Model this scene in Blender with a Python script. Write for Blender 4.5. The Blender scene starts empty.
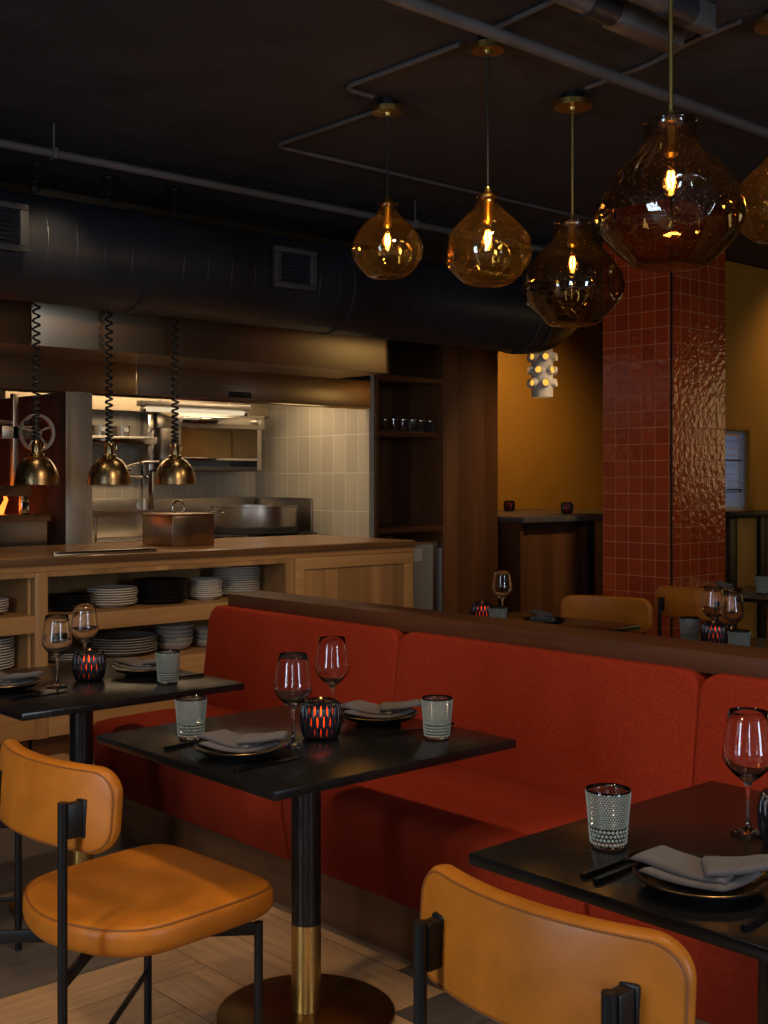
import bpy, bmesh, math, random
from mathutils import Vector, Matrix, noise
random.seed(7)
PI = math.pi
SC = bpy.context.scene
COL = SC.collection

# ------------------------------------------------------------------ materials
def nmat(name):
    m = bpy.data.materials.new(name); m.use_nodes = True
    nt = m.node_tree; nt.nodes.clear()
    out = nt.nodes.new('ShaderNodeOutputMaterial')
    return m, nt, out

def N(nt, t, **kw):
    n = nt.nodes.new(t)
    for k, v in kw.items():
        if k in n.bl_rna.properties.keys(): setattr(n, k, v)
        else: n.inputs[k].default_value = v
    return n

def rgb(c): return (c[0], c[1], c[2], 1.0)

def mat(name, col, rough=0.5, metal=0.0, var=0.0, scale=(8, 8, 8), bump=0.0, bscale=None, col2=None, detail=4,
        spec=0.5, coat=0.0, coat_rough=0.1, aniso=None, sheen=0.0, rvar=0.0):
    """a principled surface; colour wanders between col and col2 over object-space noise"""
    m, nt, out = nmat(name); L = nt.links.new
    b = N(nt, 'ShaderNodeBsdfPrincipled'); L(b.outputs[0], out.inputs[0])
    b.inputs['Base Color'].default_value = rgb(col); b.inputs['Roughness'].default_value = rough
    b.inputs['Metallic'].default_value = metal; b.inputs['Specular IOR Level'].default_value = spec
    b.inputs['Coat Weight'].default_value = coat; b.inputs['Coat Roughness'].default_value = coat_rough
    b.inputs['Sheen Weight'].default_value = sheen
    if var or bump or col2 or rvar:
        tc = N(nt, 'ShaderNodeTexCoord'); mp = N(nt, 'ShaderNodeMapping'); mp.inputs['Scale'].default_value = scale
        L(tc.outputs['Object'], mp.inputs[0])
        nz = N(nt, 'ShaderNodeTexNoise', Scale=1.0, Detail=detail, Roughness=0.6); L(mp.outputs[0], nz.inputs['Vector'])
        if var or col2:
            c2 = col2 or tuple(max(0, c * (1 - var)) for c in col)
            c1 = col if col2 else tuple(min(1, c * (1 + var)) for c in col)
            rmp = N(nt, 'ShaderNodeValToRGB'); rmp.color_ramp.elements[0].position = 0.3; rmp.color_ramp.elements[1].position = 0.7
            rmp.color_ramp.elements[0].color = rgb(c2); rmp.color_ramp.elements[1].color = rgb(c1)
            L(nz.outputs['Fac'], rmp.inputs[0]); L(rmp.outputs[0], b.inputs['Base Color'])
        if rvar:
            mr = N(nt, 'ShaderNodeMapRange'); mr.inputs['To Min'].default_value = max(0.02, rough - rvar); mr.inputs['To Max'].default_value = rough + rvar
            L(nz.outputs['Fac'], mr.inputs[0]); L(mr.outputs[0], b.inputs['Roughness'])
        if bump:
            src = nz
            if bscale:
                mp2 = N(nt, 'ShaderNodeMapping'); mp2.inputs['Scale'].default_value = bscale; L(tc.outputs['Object'], mp2.inputs[0])
                src = N(nt, 'ShaderNodeTexNoise', Scale=1.0, Detail=5.0); L(mp2.outputs[0], src.inputs['Vector'])
            bp = N(nt, 'ShaderNodeBump', Strength=bump, Distance=0.01); L(src.outputs['Fac'], bp.inputs['Height']); L(bp.outputs[0], b.inputs['Normal'])
    return m

def wood(name, c1, c2, rough=0.45, axis='Z', fine=60, coat=0.0, bump=0.08, planks=None, spec=.5):
    """long-grained timber: stretched noise along an axis; optional plank tone steps"""
    m, nt, out = nmat(name); L = nt.links.new
    b = N(nt, 'ShaderNodeBsdfPrincipled', Roughness=rough); L(b.outputs[0], out.inputs[0]); b.inputs['Coat Weight'].default_value = coat; b.inputs['Specular IOR Level'].default_value = spec
    tc = N(nt, 'ShaderNodeTexCoord'); mp = N(nt, 'ShaderNodeMapping'); L(tc.outputs['Object'], mp.inputs[0])
    s = {'X': (1.5, fine, fine), 'Y': (fine, 1.5, fine), 'Z': (fine, fine, 1.5)}[axis]
    mp.inputs['Scale'].default_value = s
    nz = N(nt, 'ShaderNodeTexNoise', Scale=1.0, Detail=6.0, Roughness=0.65); L(mp.outputs[0], nz.inputs['Vector'])
    mp2 = N(nt, 'ShaderNodeMapping'); mp2.inputs['Scale'].default_value = tuple(v / 7 if v > 2 else .8 for v in s); L(tc.outputs['Object'], mp2.inputs[0])
    n2 = N(nt, 'ShaderNodeTexNoise', Scale=1.0, Detail=3.0); L(mp2.outputs[0], n2.inputs['Vector'])
    mx = N(nt, 'ShaderNodeMath', operation='MULTIPLY_ADD'); mx.inputs[1].default_value = 0.5
    L(nz.outputs['Fac'], mx.inputs[0])
    m3 = N(nt, 'ShaderNodeMath', operation='MULTIPLY'); m3.inputs[1].default_value = 0.5; L(n2.outputs['Fac'], m3.inputs[0]); L(m3.outputs[0], mx.inputs[2])
    r = N(nt, 'ShaderNodeValToRGB'); r.color_ramp.elements[0].position = .33; r.color_ramp.elements[1].position = .67
    r.color_ramp.elements[0].color = rgb(c2); r.color_ramp.elements[1].color = rgb(c1); L(mx.outputs[0], r.inputs[0])
    if planks:
        sx = N(nt, 'ShaderNodeSeparateXYZ'); L(tc.outputs['Object'], sx.inputs[0])
        d = N(nt, 'ShaderNodeMath', operation='DIVIDE'); L(sx.outputs[planks[0]], d.inputs[0]); d.inputs[1].default_value = planks[1]
        fl = N(nt, 'ShaderNodeMath', operation='FLOOR'); L(d.outputs[0], fl.inputs[0])
        wn = N(nt, 'ShaderNodeTexWhiteNoise', noise_dimensions='1D'); L(fl.outputs[0], wn.inputs['W'])
        mr = N(nt, 'ShaderNodeMapRange'); mr.inputs['To Min'].default_value = .6; mr.inputs['To Max'].default_value = 1.1; L(wn.outputs['Value'], mr.inputs[0])
        hs = N(nt, 'ShaderNodeHueSaturation'); L(mr.outputs[0], hs.inputs['Value']); L(r.outputs[0], hs.inputs['Color']); L(hs.outputs[0], b.inputs['Base Color'])
    else:
        L(r.outputs[0], b.inputs['Base Color'])
    bp = N(nt, 'ShaderNodeBump', Strength=bump, Distance=0.004); L(nz.outputs['Fac'], bp.inputs['Height']); L(bp.outputs[0], b.inputs['Normal'])
    return m

def tile(name, c1, c2, grout, w, h, rough=0.15, wav=0.5, wscale=14, gw=0.004, offset=0.0):
    """glazed tiles in UV metres, wavy hand-made glaze"""
    m, nt, out = nmat(name); L = nt.links.new
    b = N(nt, 'ShaderNodeBsdfPrincipled', Roughness=rough); L(b.outputs[0], out.inputs[0])
    tc = N(nt, 'ShaderNodeTexCoord')
    br = N(nt, 'ShaderNodeTexBrick'); br.offset = offset; br.squash = 1.0
    br.inputs['Scale'].default_value = 1.0; br.inputs['Brick Width'].default_value = w; br.inputs['Row Height'].default_value = h
    br.inputs['Mortar Size'].default_value = gw; br.inputs['Mortar Smooth'].default_value = 0.1; br.inputs['Bias'].default_value = 0.0
    br.inputs['Color1'].default_value = rgb(c1); br.inputs['Color2'].default_value = rgb(c2); br.inputs['Mortar'].default_value = rgb(grout)
    L(tc.outputs['UV'], br.inputs['Vector']); L(br.outputs['Color'], b.inputs['Base Color'])
    mr = N(nt, 'ShaderNodeMapRange'); mr.inputs['To Min'].default_value = rough; mr.inputs['To Max'].default_value = .8
    L(br.outputs['Fac'], mr.inputs[0]); L(mr.outputs[0], b.inputs['Roughness'])
    nz = N(nt, 'ShaderNodeTexNoise', Scale=wscale, Detail=2.0); L(tc.outputs['UV'], nz.inputs['Vector'])
    # each tile sits at its own slight tilt: per-tile random offset shifts the wave
    sb = N(nt, 'ShaderNodeMath', operation='MULTIPLY_ADD'); sb.inputs[1].default_value = -1.2; L(br.outputs['Fac'], sb.inputs[0]); L(nz.outputs['Fac'], sb.inputs[2])
    bp = N(nt, 'ShaderNodeBump', Strength=wav, Distance=0.006); L(sb.outputs[0], bp.inputs['Height']); L(bp.outputs[0], b.inputs['Normal'])
    return m

def emit(name, col, s):
    m, nt, out = nmat(name); e = N(nt, 'ShaderNodeEmission', Strength=s); e.inputs[0].default_value = rgb(col); nt.links.new(e.outputs[0], out.inputs[0]); return m

def realglass(name, col, rough=0.0, ior=1.48):
    m, nt, out = nmat(name)
    b = N(nt, 'ShaderNodeBsdfPrincipled', Roughness=rough, IOR=ior); b.inputs['Base Color'].default_value = rgb(col); b.inputs['Transmission Weight'].default_value = 1.0
    nt.links.new(b.outputs[0], out.inputs[0]); return m

def thinglass(name, tint, edge, milky=0.08, mcol=(1, .5, .1), bump=0.25, power=4.0, bscale=9.0):
    """blown coloured glass wall: absorbs more along the longer path at grazing angles, mirrors by Fresnel, seeded with fine bubbles"""
    m, nt, out = nmat(name); L = nt.links.new
    lw = N(nt, 'ShaderNodeLayerWeight', Blend=0.5)
    tc = N(nt, 'ShaderNodeTexCoord')
    nz = N(nt, 'ShaderNodeTexNoise', Scale=bscale, Detail=2.0); L(tc.outputs['Object'], nz.inputs['Vector'])
    vo = N(nt, 'ShaderNodeTexVoronoi', Scale=110.0); L(tc.outputs['Object'], vo.inputs['Vector'])
    sd = N(nt, 'ShaderNodeMapRange'); sd.inputs['From Min'].default_value = 0.0; sd.inputs['From Max'].default_value = 0.25; sd.inputs['To Min'].default_value = 0.35; sd.inputs['To Max'].default_value = 0.0
    L(vo.outputs['Distance'], sd.inputs[0])
    ad = N(nt, 'ShaderNodeMath', operation='ADD'); L(nz.outputs['Fac'], ad.inputs[0]); L(sd.outputs[0], ad.inputs[1])
    bp = N(nt, 'ShaderNodeBump', Strength=bump, Distance=0.02); L(ad.outputs[0], bp.inputs['Height'])
    pw = N(nt, 'ShaderNodeMath', operation='POWER'); L(lw.outputs['Facing'], pw.inputs[0]); pw.inputs[1].default_value = 1.6
    cm = N(nt, 'ShaderNodeMix', data_type='RGBA'); L(pw.outputs[0], cm.inputs[0]); cm.inputs[6].default_value = rgb(tint); cm.inputs[7].default_value = rgb(edge)
    tr = N(nt, 'ShaderNodeBsdfTransparent'); L(cm.outputs[2], tr.inputs[0])
    tl = N(nt, 'ShaderNodeBsdfTranslucent'); tl.inputs[0].default_value = rgb(mcol); L(bp.outputs[0], tl.inputs['Normal'])
    # seeds scatter a bit more than the clear wall
    mf = N(nt, 'ShaderNodeMath', operation='MULTIPLY_ADD'); L(sd.outputs[0], mf.inputs[0]); mf.inputs[1].default_value = 1.3; mf.inputs[2].default_value = milky
    m1 = N(nt, 'ShaderNodeMixShader'); L(mf.outputs[0], m1.inputs[0]); L(tr.outputs[0], m1.inputs[1]); L(tl.outputs[0], m1.inputs[2])
    lw2 = N(nt, 'ShaderNodeLayerWeight', Blend=0.5); L(bp.outputs[0], lw2.inputs['Normal'])
    p5 = N(nt, 'ShaderNodeMath', operation='POWER'); L(lw2.outputs['Facing'], p5.inputs[0]); p5.inputs[1].default_value = power
    fr = N(nt, 'ShaderNodeMath', operation='MULTIPLY_ADD'); L(p5.outputs[0], fr.inputs[0]); fr.inputs[1].default_value = 0.8; fr.inputs[2].default_value = 0.09
    gl = N(nt, 'ShaderNodeBsdfGlossy', Roughness=0.03); L(bp.outputs[0], gl.inputs['Normal'])
    m2 = N(nt, 'ShaderNodeMixShader'); L(fr.outputs[0], m2.inputs[0]); L(m1.outputs[0], m2.inputs[1]); L(gl.outputs[0], m2.inputs[2])
    L(m2.outputs[0], out.inputs[0]); return m

M = {}
M['leather'] = mat('tan_leather', (.44, .138, .0125), .38, var=.16, scale=(9, 9, 9), bump=.05, bscale=(300, 300, 300), rvar=.06, spec=.28)
M['seam'] = mat('leather_seam', (.22, .070, .010), .6)
M['black'] = mat('black_powder_coat', (.006, .006, .007), .4, spec=.35, bump=.02, bscale=(300, 300, 300))
M['black_gloss'] = mat('black_steel', (.010, .010, .012), .28)
M['brass'] = mat('satin_brass', (.64, .43, .14), .3, metal=1, var=.06, scale=(3, 3, 200), rvar=.05)
M['brass_dark'] = mat('burnished_brass', (.30, .17, .06), .36, metal=1, var=.15, scale=(5, 5, 5), rvar=.08)
M['antique'] = mat('antique_brass', (.36, .25, .125), .28, metal=1, var=.12, scale=(90, 90, 1.5), rvar=.05)  # upright tone streaks stand in for highlights on the brushed shades
M['fabric'] = mat('rust_red_weave', (.245, .022, .0062), .9, var=.26, scale=(150, 150, 150), bump=.5, bscale=(420, 420, 420), spec=.15)
M['table'] = wood('black_stained_ash', (.013, .012, .012), (.005, .005, .0055), .2, 'Y', 70, bump=.16, spec=.35)
M['walnut'] = wood('walnut_panel', (.19, .078, .030), (.10, .038, .015), .38, 'Z', 40, planks=(0, .16))
M['walnut_y'] = wood('walnut_cap', (.095, .032, .012), (.045, .015, .007), .42, 'Y', 50)
M['walnut_x'] = wood('walnut_board', (.13, .05, .019), (.065, .024, .010), .36, 'X', 50)
M['oak_x'] = wood('oak_board', (.50, .275, .105), (.33, .165, .060), .42, 'X', 45)
M['oak_z'] = wood('oak_panel', (.50, .275, .105), (.33, .165, .060), .45, 'Z', 45, planks=(0, .095))
M['oak_top'] = wood('oak_worktop', (.46, .24, .09), (.30, .14, .05), .3, 'X', 45, coat=.15)
M['steel'] = mat('brushed_steel', (.46, .42, .37), .33, metal=1, var=.04, scale=(160, 160, 3), rvar=.03)
M['steel_h'] = mat('brushed_hood_steel', (.54, .44, .31), .29, metal=1, var=.03, scale=(2, 2, 120), rvar=.02, bump=.07, bscale=(2.4, 2.4, .5))
M['steel_clad'] = mat('dull_steel_cladding', (.40, .35, .28), .45, metal=.55, var=.04, scale=(90, 90, 2))
M['chrome'] = mat('polished_steel', (.65, .62, .58), .1, metal=1)
M['brown_steel'] = mat('brown_toned_steel', (.34, .24, .16), .3, metal=1, var=.22, scale=(7, 7, 7), rvar=.08)  # brown reflections on the lidded box worked into the steel colour
M['soot'] = mat('sooted_steel', (.02, .017, .015), .7, var=.4, scale=(6, 6, 6))
M['brick'] = mat('sooted_firebrick', (.045, .016, .010), .8, var=.4, scale=(9, 9, 9), bump=.3)
M['tile_white'] = tile('pale_ribbed_tile', (.50, .43, .33), (.43, .37, .285), (.62, .55, .45), .15, .30, rough=.22, wav=.25, wscale=30, gw=.003)
M['tile_red'] = tile('oxblood_glazed_tile', (.38, .050, .010), (.28, .030, .007), (.50, .20, .09), .1015, .1045, rough=.13, wav=.7, wscale=22, gw=.0022)
M['ochre'] = mat('ochre_plaster', (.50, .225, .022), .75, var=.07, scale=(2, 2, 2), bump=.05, bscale=(60, 60, 60))
M['ochre_dark'] = mat('ochre_panel_paint', (.42, .21, .04), .5, var=.05, scale=(3, 3, 3))
M['ceiling'] = mat('dark_concrete', (.036, .037, .044), .85, var=.3, scale=(2.5, 2.5, 2.5), bump=.9, bscale=(14, 14, 30))
M['duct'] = mat('dark_painted_duct', (.019, .022, .029), .42, var=.12, scale=(3, 3, 3), rvar=.06)
M['pipe'] = mat('grey_painted_conduit', (.10, .097, .10), .45, var=.2, scale=(4, 4, 4))
M['grille'] = mat('grey_register_frame', (.055, .053, .055), .5)
M['dark_void'] = mat('dark_recess', (.004, .004, .004), .9)
M['ceramic'] = mat('pale_stoneware', (.74, .69, .63), .55, var=.06, scale=(20, 20, 20), bump=.1)
M['plinth'] = wood('walnut_plinth', (.17, .07, .028), (.09, .035, .014), .45, 'Y', 50)
M['plate_white'] = mat('speckled_white_stoneware', (.66, .60, .50), .28, var=.14, scale=(90, 90, 90))
M['plate_grey'] = mat('grey_stoneware', (.38, .355, .31), .28, var=.15, scale=(90, 90, 90))
M['plate_black'] = mat('black_stoneware', (.012, .012, .013), .22)
M['rim'] = mat('bronze_rim', (.20, .125, .06), .3, metal=1)
M['napkin'] = mat('grey_linen', (.105, .085, .080), .9, var=.12, scale=(300, 300, 300), bump=.35, bscale=(500, 500, 500), sheen=.1)
M['cutlery'] = mat('matte_black_cutlery', (.010, .010, .011), .25, metal=.6)
M['clear'] = realglass('clear_crystal', (1, 1, 1), 0.0, 1.5)
M['smoke'] = realglass('sage_pressed_glass', (.80, .84, .79), 0.05, 1.45)
M['candle_rib'] = mat('black_cut_glass', (.008, .007, .010), .16, coat=.3)
M['paper'] = mat('off_white_sticker', (.5, .5, .47), .7)
M['white_slat'] = None
M['amber'] = thinglass('amber_blown_glass', (.98, .74, .30), (.70, .34, .06), .010, (1, .58, .16), bump=.3)
M['smoky'] = thinglass('smoky_brown_blown_glass', (.60, .42, .20), (.14, .072, .024), .003, (1, .58, .18), bump=.3)
M['bulbglass'] = thinglass('clear_bulb_glass', (1, .93, .8), (.9, .75, .5), .02, (1, .8, .5), bump=0.0)
M['filament'] = emit('hot_filament', (1, .50, .13), 70)
M['candleflame'] = emit('candle_flame', (1, .35, .06), 8)
M['wax'] = mat('candle_wax', (.7, .5, .3), .5)
M['fire'] = emit('wood_flame', (1, .20, .025), 3)
M['ember'] = emit('glowing_ember', (1, .08, .01), 2.2)
M['tube'] = emit('hood_light_tube', (1, .80, .52), .8)
M['ledglow'] = emit('lamp_cutout_glow', (1, .48, .06), 1.3)
M['cord'] = mat('black_cord', (.008, .008, .008), .6)

def sleeve():
    m, nt, out = nmat('red_frosted_liner'); L = nt.links.new
    t = N(nt, 'ShaderNodeBsdfTranslucent'); t.inputs[0].default_value = rgb((.9, .09, .018)); L(t.outputs[0], out.inputs[0]); return m
M['liner'] = sleeve()
def slat():
    m, nt, out = nmat('white_shutter_slat'); L = nt.links.new
    t = N(nt, 'ShaderNodeBsdfTranslucent'); t.inputs[0].default_value = rgb((.62, .68, .80))
    d = N(nt, 'ShaderNodeBsdfDiffuse'); d.inputs[0].default_value = rgb((.55, .60, .70))
    x = N(nt, 'ShaderNodeMixShader'); x.inputs[0].default_value = .5; L(d.outputs[0], x.inputs[1]); L(t.outputs[0], x.inputs[2]); L(x.outputs[0], out.inputs[0]); return m
M['slat'] = slat()

def floor_mat():
    m, nt, out = nmat('parquet_boards'); L = nt.links.new
    b = N(nt, 'ShaderNodeBsdfPrincipled', Roughness=.42); L(b.outputs[0], out.inputs[0])
    at = N(nt, 'ShaderNodeVertexColor', layer_name='tone'); tc = N(nt, 'ShaderNodeTexCoord')
    mp = N(nt, 'ShaderNodeMapping'); mp.inputs['Scale'].default_value = (3, 45, 1); L(tc.outputs['UV'], mp.inputs[0])
    nz = N(nt, 'ShaderNodeTexNoise', Scale=1.0, Detail=6.0, Roughness=.7); L(mp.outputs[0], nz.inputs['Vector'])
    mr = N(nt, 'ShaderNodeMapRange'); mr.inputs['From Min'].default_value = .3; mr.inputs['From Max'].default_value = .7; mr.inputs['To Min'].default_value = .72; mr.inputs['To Max'].default_value = 1.18
    L(nz.outputs['Fac'], mr.inputs[0])
    mx = N(nt, 'ShaderNodeMix', data_type='RGBA', blend_type='MULTIPLY'); mx.inputs[0].default_value = 1.0
    L(at.outputs[0], mx.inputs[6]); L(mr.outputs[0], mx.inputs[7]); L(mx.outputs[2], b.inputs['Base Color'])
    bp = N(nt, 'ShaderNodeBump', Strength=.15, Distance=.003); L(nz.outputs['Fac'], bp.inputs['Height']); L(bp.outputs[0], b.inputs['Normal'])
    return m
M['floor'] = floor_mat()

# ------------------------------------------------------------------ mesh helpers
class MB:
    def __init__(self): self.bm = bmesh.new(); self.uv = self.bm.loops.layers.uv.new('UVMap'); self.mi = 0
    def _tag(self, faces):
        for f in faces: f.material_index = self.mi
    def box(self, x0, x1, y0, y1, z0, z1, bev=0.0, seg=2, mtx=None):
        r = bmesh.ops.create_cube(self.bm, size=1.0); vs = r['verts']
        cx, cy, cz = (x0 + x1) / 2, (y0 + y1) / 2, (z0 + z1) / 2
        for v in vs: v.co = Vector((cx + v.co.x * abs(x1 - x0), cy + v.co.y * abs(y1 - y0), cz + v.co.z * abs(z1 - z0)))
        fs = set(f for v in vs for f in v.link_faces)
        if bev:
            es = list(set(e for v in vs for e in v.link_edges))
            rb = bmesh.ops.bevel(self.bm, geom=es, offset=bev, segments=seg, profile=.5, affect='EDGES')
            fs = set(rb['faces']) | set(f for f in fs if f.is_valid)
            vs = list(set(v for f in fs for v in f.verts))
        for f in fs:
            f.normal_update(); n = f.normal
            for l in f.loops:
                c = l.vert.co
                l[self.uv].uv = (c.y, c.z) if abs(n.x) > .7 else ((c.x, c.z) if abs(n.y) > .7 else (c.x, c.y))
        self._tag(fs)
        if mtx is not None:
            for v in vs: v.co = mtx @ v.co
        return self
    def lathe(self, prof, segs=32, c=(0, 0, 0), fn=None, axis='Z', closed=False):
        rings = []
        for (r, z) in prof:
            if r < 1e-6: rings.append([self.bm.verts.new((0, 0, z))])
            else:
                ring = []
                for i in range(segs):
                    a = 2 * PI * i / segs; p = Vector((r * math.cos(a), r * math.sin(a), z))
                    if fn: p = fn(p, a, r, z)
                    ring.append(self.bm.verts.new(p))
                rings.append(ring)
        fs = []
        pairs = list(zip(rings[:-1], rings[1:]))
        if closed: pairs.append((rings[-1], rings[0]))
        for a, b in pairs:
            for i in range(segs):
                j = (i + 1) % segs
                if len(a) == 1 and len(b) == 1: continue
                if len(a) == 1: fs.append(self.bm.faces.new((a[0], b[j], b[i])))
                elif len(b) == 1: fs.append(self.bm.faces.new((a[i], a[j], b[0])))
                else: fs.append(self.bm.faces.new((a[i], a[j], b[j], b[i])))
        for ring in rings:
            for v in ring:
                p = v.co.copy()
                if axis == 'X': p = Vector((p.z, p.x, p.y))
                elif axis == 'Y': p = Vector((p.x, p.z, p.y))
                v.co = p + Vector(c)
        self._tag(fs); return self
    def cyl(self, p0, p1, r, segs=16, r1=None):
        return self.tube([p0, p1], r, segs, r1=r1)
    def tube(self, pts, r, segs=10, cap=True, r1=None):
        pts = [Vector(p) for p in pts]; rings = []; up = None
        for i, p in enumerate(pts):
            if i == 0: d = pts[1] - p
            elif i == len(pts) - 1: d = p - pts[i - 1]
            else: d = (pts[i + 1] - p).normalized() + (p - pts[i - 1]).normalized()
            d.normalize()
            if up is None:
                up = Vector((0, 0, 1)) if abs(d.z) < .9 else Vector((1, 0, 0))
            u = d.cross(up); u.normalize(); w = u.cross(d); w.normalize(); up = w
            rr = r if r1 is None else r + (r1 - r) * i / (len(pts) - 1)
            rings.append([self.bm.verts.new(p + (u * math.cos(2 * PI * k / segs) + w * math.sin(2 * PI * k / segs)) * rr) for k in range(segs)])
        fs = []
        for a, b in zip(rings[:-1], rings[1:]):
            for k in range(segs):
                j = (k + 1) % segs; fs.append(self.bm.faces.new((a[k], a[j], b[j], b[k])))
        if cap: fs.append(self.bm.faces.new(list(reversed(rings[0])))); fs.append(self.bm.faces.new(rings[-1]))
        self._tag(fs); return self
    def loft(self, rings, cap=True, closed=True):
        R = [[self.bm.verts.new(p) for p in ring] for ring in rings]; fs = []
        n = len(R[0])
        for a, b in zip(R[:-1], R[1:]):
            for k in range(n if closed else n - 1):
                j = (k + 1) % n; fs.append(self.bm.faces.new((a[k], a[j], b[j], b[k])))
        if cap: fs.append(self.bm.faces.new(list(reversed(R[0])))); fs.append(self.bm.faces.new(R[-1]))
        self._tag(fs); return self
    def pad(self, outline, T, re, fn=None, dome=0.0, steps=7):
        """upholstered pad: outline(inset)->list of (x,y); thickness T, edge radius re; fn maps to space"""
        size = 0.999; prof = []
        for k in range(5):
            a = PI / 2 * k / 4; prof.append((re * (1 - math.cos(a)), T / 2 - re + re * math.sin(a), ))
        mx = outline(None)
        ins = [re + (mx - re) * s / steps for s in range(1, steps + 1)]
        top = prof + [(i, T / 2 + dome * (1 - (1 - (i - re) / (mx - re)) ** 2)) for i in ins]
        seq = [(i, -z) for (i, z) in reversed(top)] + [(i, z) for (i, z) in top]
        rings = []
        for (i, z) in seq:
            rings.append([fn(x, y, z) if fn else Vector((x, y, z)) for (x, y) in outline(min(i, mx * .995))])
        return self.loft(rings)
    def build(self, name, m, parent=None, loc=None, smooth=True, sharp=.7):
        bmesh.ops.recalc_face_normals(self.bm, faces=self.bm.faces[:])
        if smooth:
            for f in self.bm.faces: f.smooth = True
            for e in self.bm.edges:
                if len(e.link_faces) == 2 and e.calc_face_angle(0) > sharp: e.smooth = False
        me = bpy.data.meshes.new(name); self.bm.to_mesh(me); self.bm.free()
        for x in (m if isinstance(m, (list, tuple)) else [m]): me.materials.append(x)
        o = bpy.data.objects.new(name, me); COL.objects.link(o)
        if parent: o.parent = parent
        if loc: o.location = loc
        return o

def rrect(A, B, R, n=8):
    def f(i):
        if i is None: return min(A, B)
        a, b = A - i, B - i; r = max(min(R - i * .6, a, b), min(a, b) * .3, 1e-4); r = min(r, a, b); pts = []
        for cx, cy, a0 in ((a - r, b - r, 0), (-(a - r), b - r, PI / 2), (-(a - r), -(b - r), PI), (a - r, -(b - r), 1.5 * PI)):
            for k in range(n + 1):
                t = a0 + PI / 2 * k / n; pts.append((cx + r * math.cos(t), cy + r * math.sin(t)))
            # subdivide the straight run that follows
            nx = {0: (-(a - r), b), PI / 2: (-a, -(b - r)), PI: (a - r, -b), 1.5 * PI: (a, b - r)}[a0]
            p = pts[-1]
            for k in range(1, n * 2): pts.append((p[0] + (nx[0] - p[0]) * k / (n * 2), p[1] + (nx[1] - p[1]) * k / (n * 2)))
        return pts
    return f

def tag(o, label=None, cat=None, group=None, kind=None):
    if label: o['label'] = label
    if cat: o['category'] = cat
    if group: o['group'] = group
    if kind: o['kind'] = kind
    return o
def thing(name, label, cat, loc=(0, 0, 0), rz=0.0, group=None):
    o = bpy.data.objects.new(name, None); COL.objects.link(o); o.empty_display_size = .1
    o.location = loc; o.rotation_euler = (0, 0, rz); return tag(o, label, cat, group)
def kids(o): return [c for c in COL.objects if c.parent == o]
def copy_tree(o, parent=None):
    c = o.copy(); COL.objects.link(c)
    if parent: c.parent = parent
    for ch in [x for x in kids(o) if x is not c]: copy_tree(ch, c)
    return c
class Kind:
    """first placing moves the prototype itself, later ones copy it with its parts"""
    def __init__(self, proto): self.p = proto; self.used = False
    def put(self, loc, rz, label, group=None):
        o = self.p if not self.used else copy_tree(self.p)
        self.used = True; o.location = loc; o.rotation_euler = (0, 0, rz); o['label'] = label
        if group: o['group'] = group
        return o
def struct(o, label, cat='room'):
    return tag(o, label, cat, kind='structure')

H_CEIL = 3.2
# ------------------------------------------------------------------ camera
F = 1201.0; TH = math.atan(1331 / 1201.0)
cd = bpy.data.cameras.new('camera'); cam = bpy.data.objects.new('camera', cd); COL.objects.link(cam)
cam.location = (0, 0, 1.445); cam.rotation_euler = (PI / 2, 0, TH - PI / 2)
cd.sensor_fit = 'AUTO'; cd.sensor_width = 36; cd.lens = F * 36 / 1024; cd.shift_y = -32 / 1024; cd.clip_start = .03
SC.camera = cam

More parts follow.
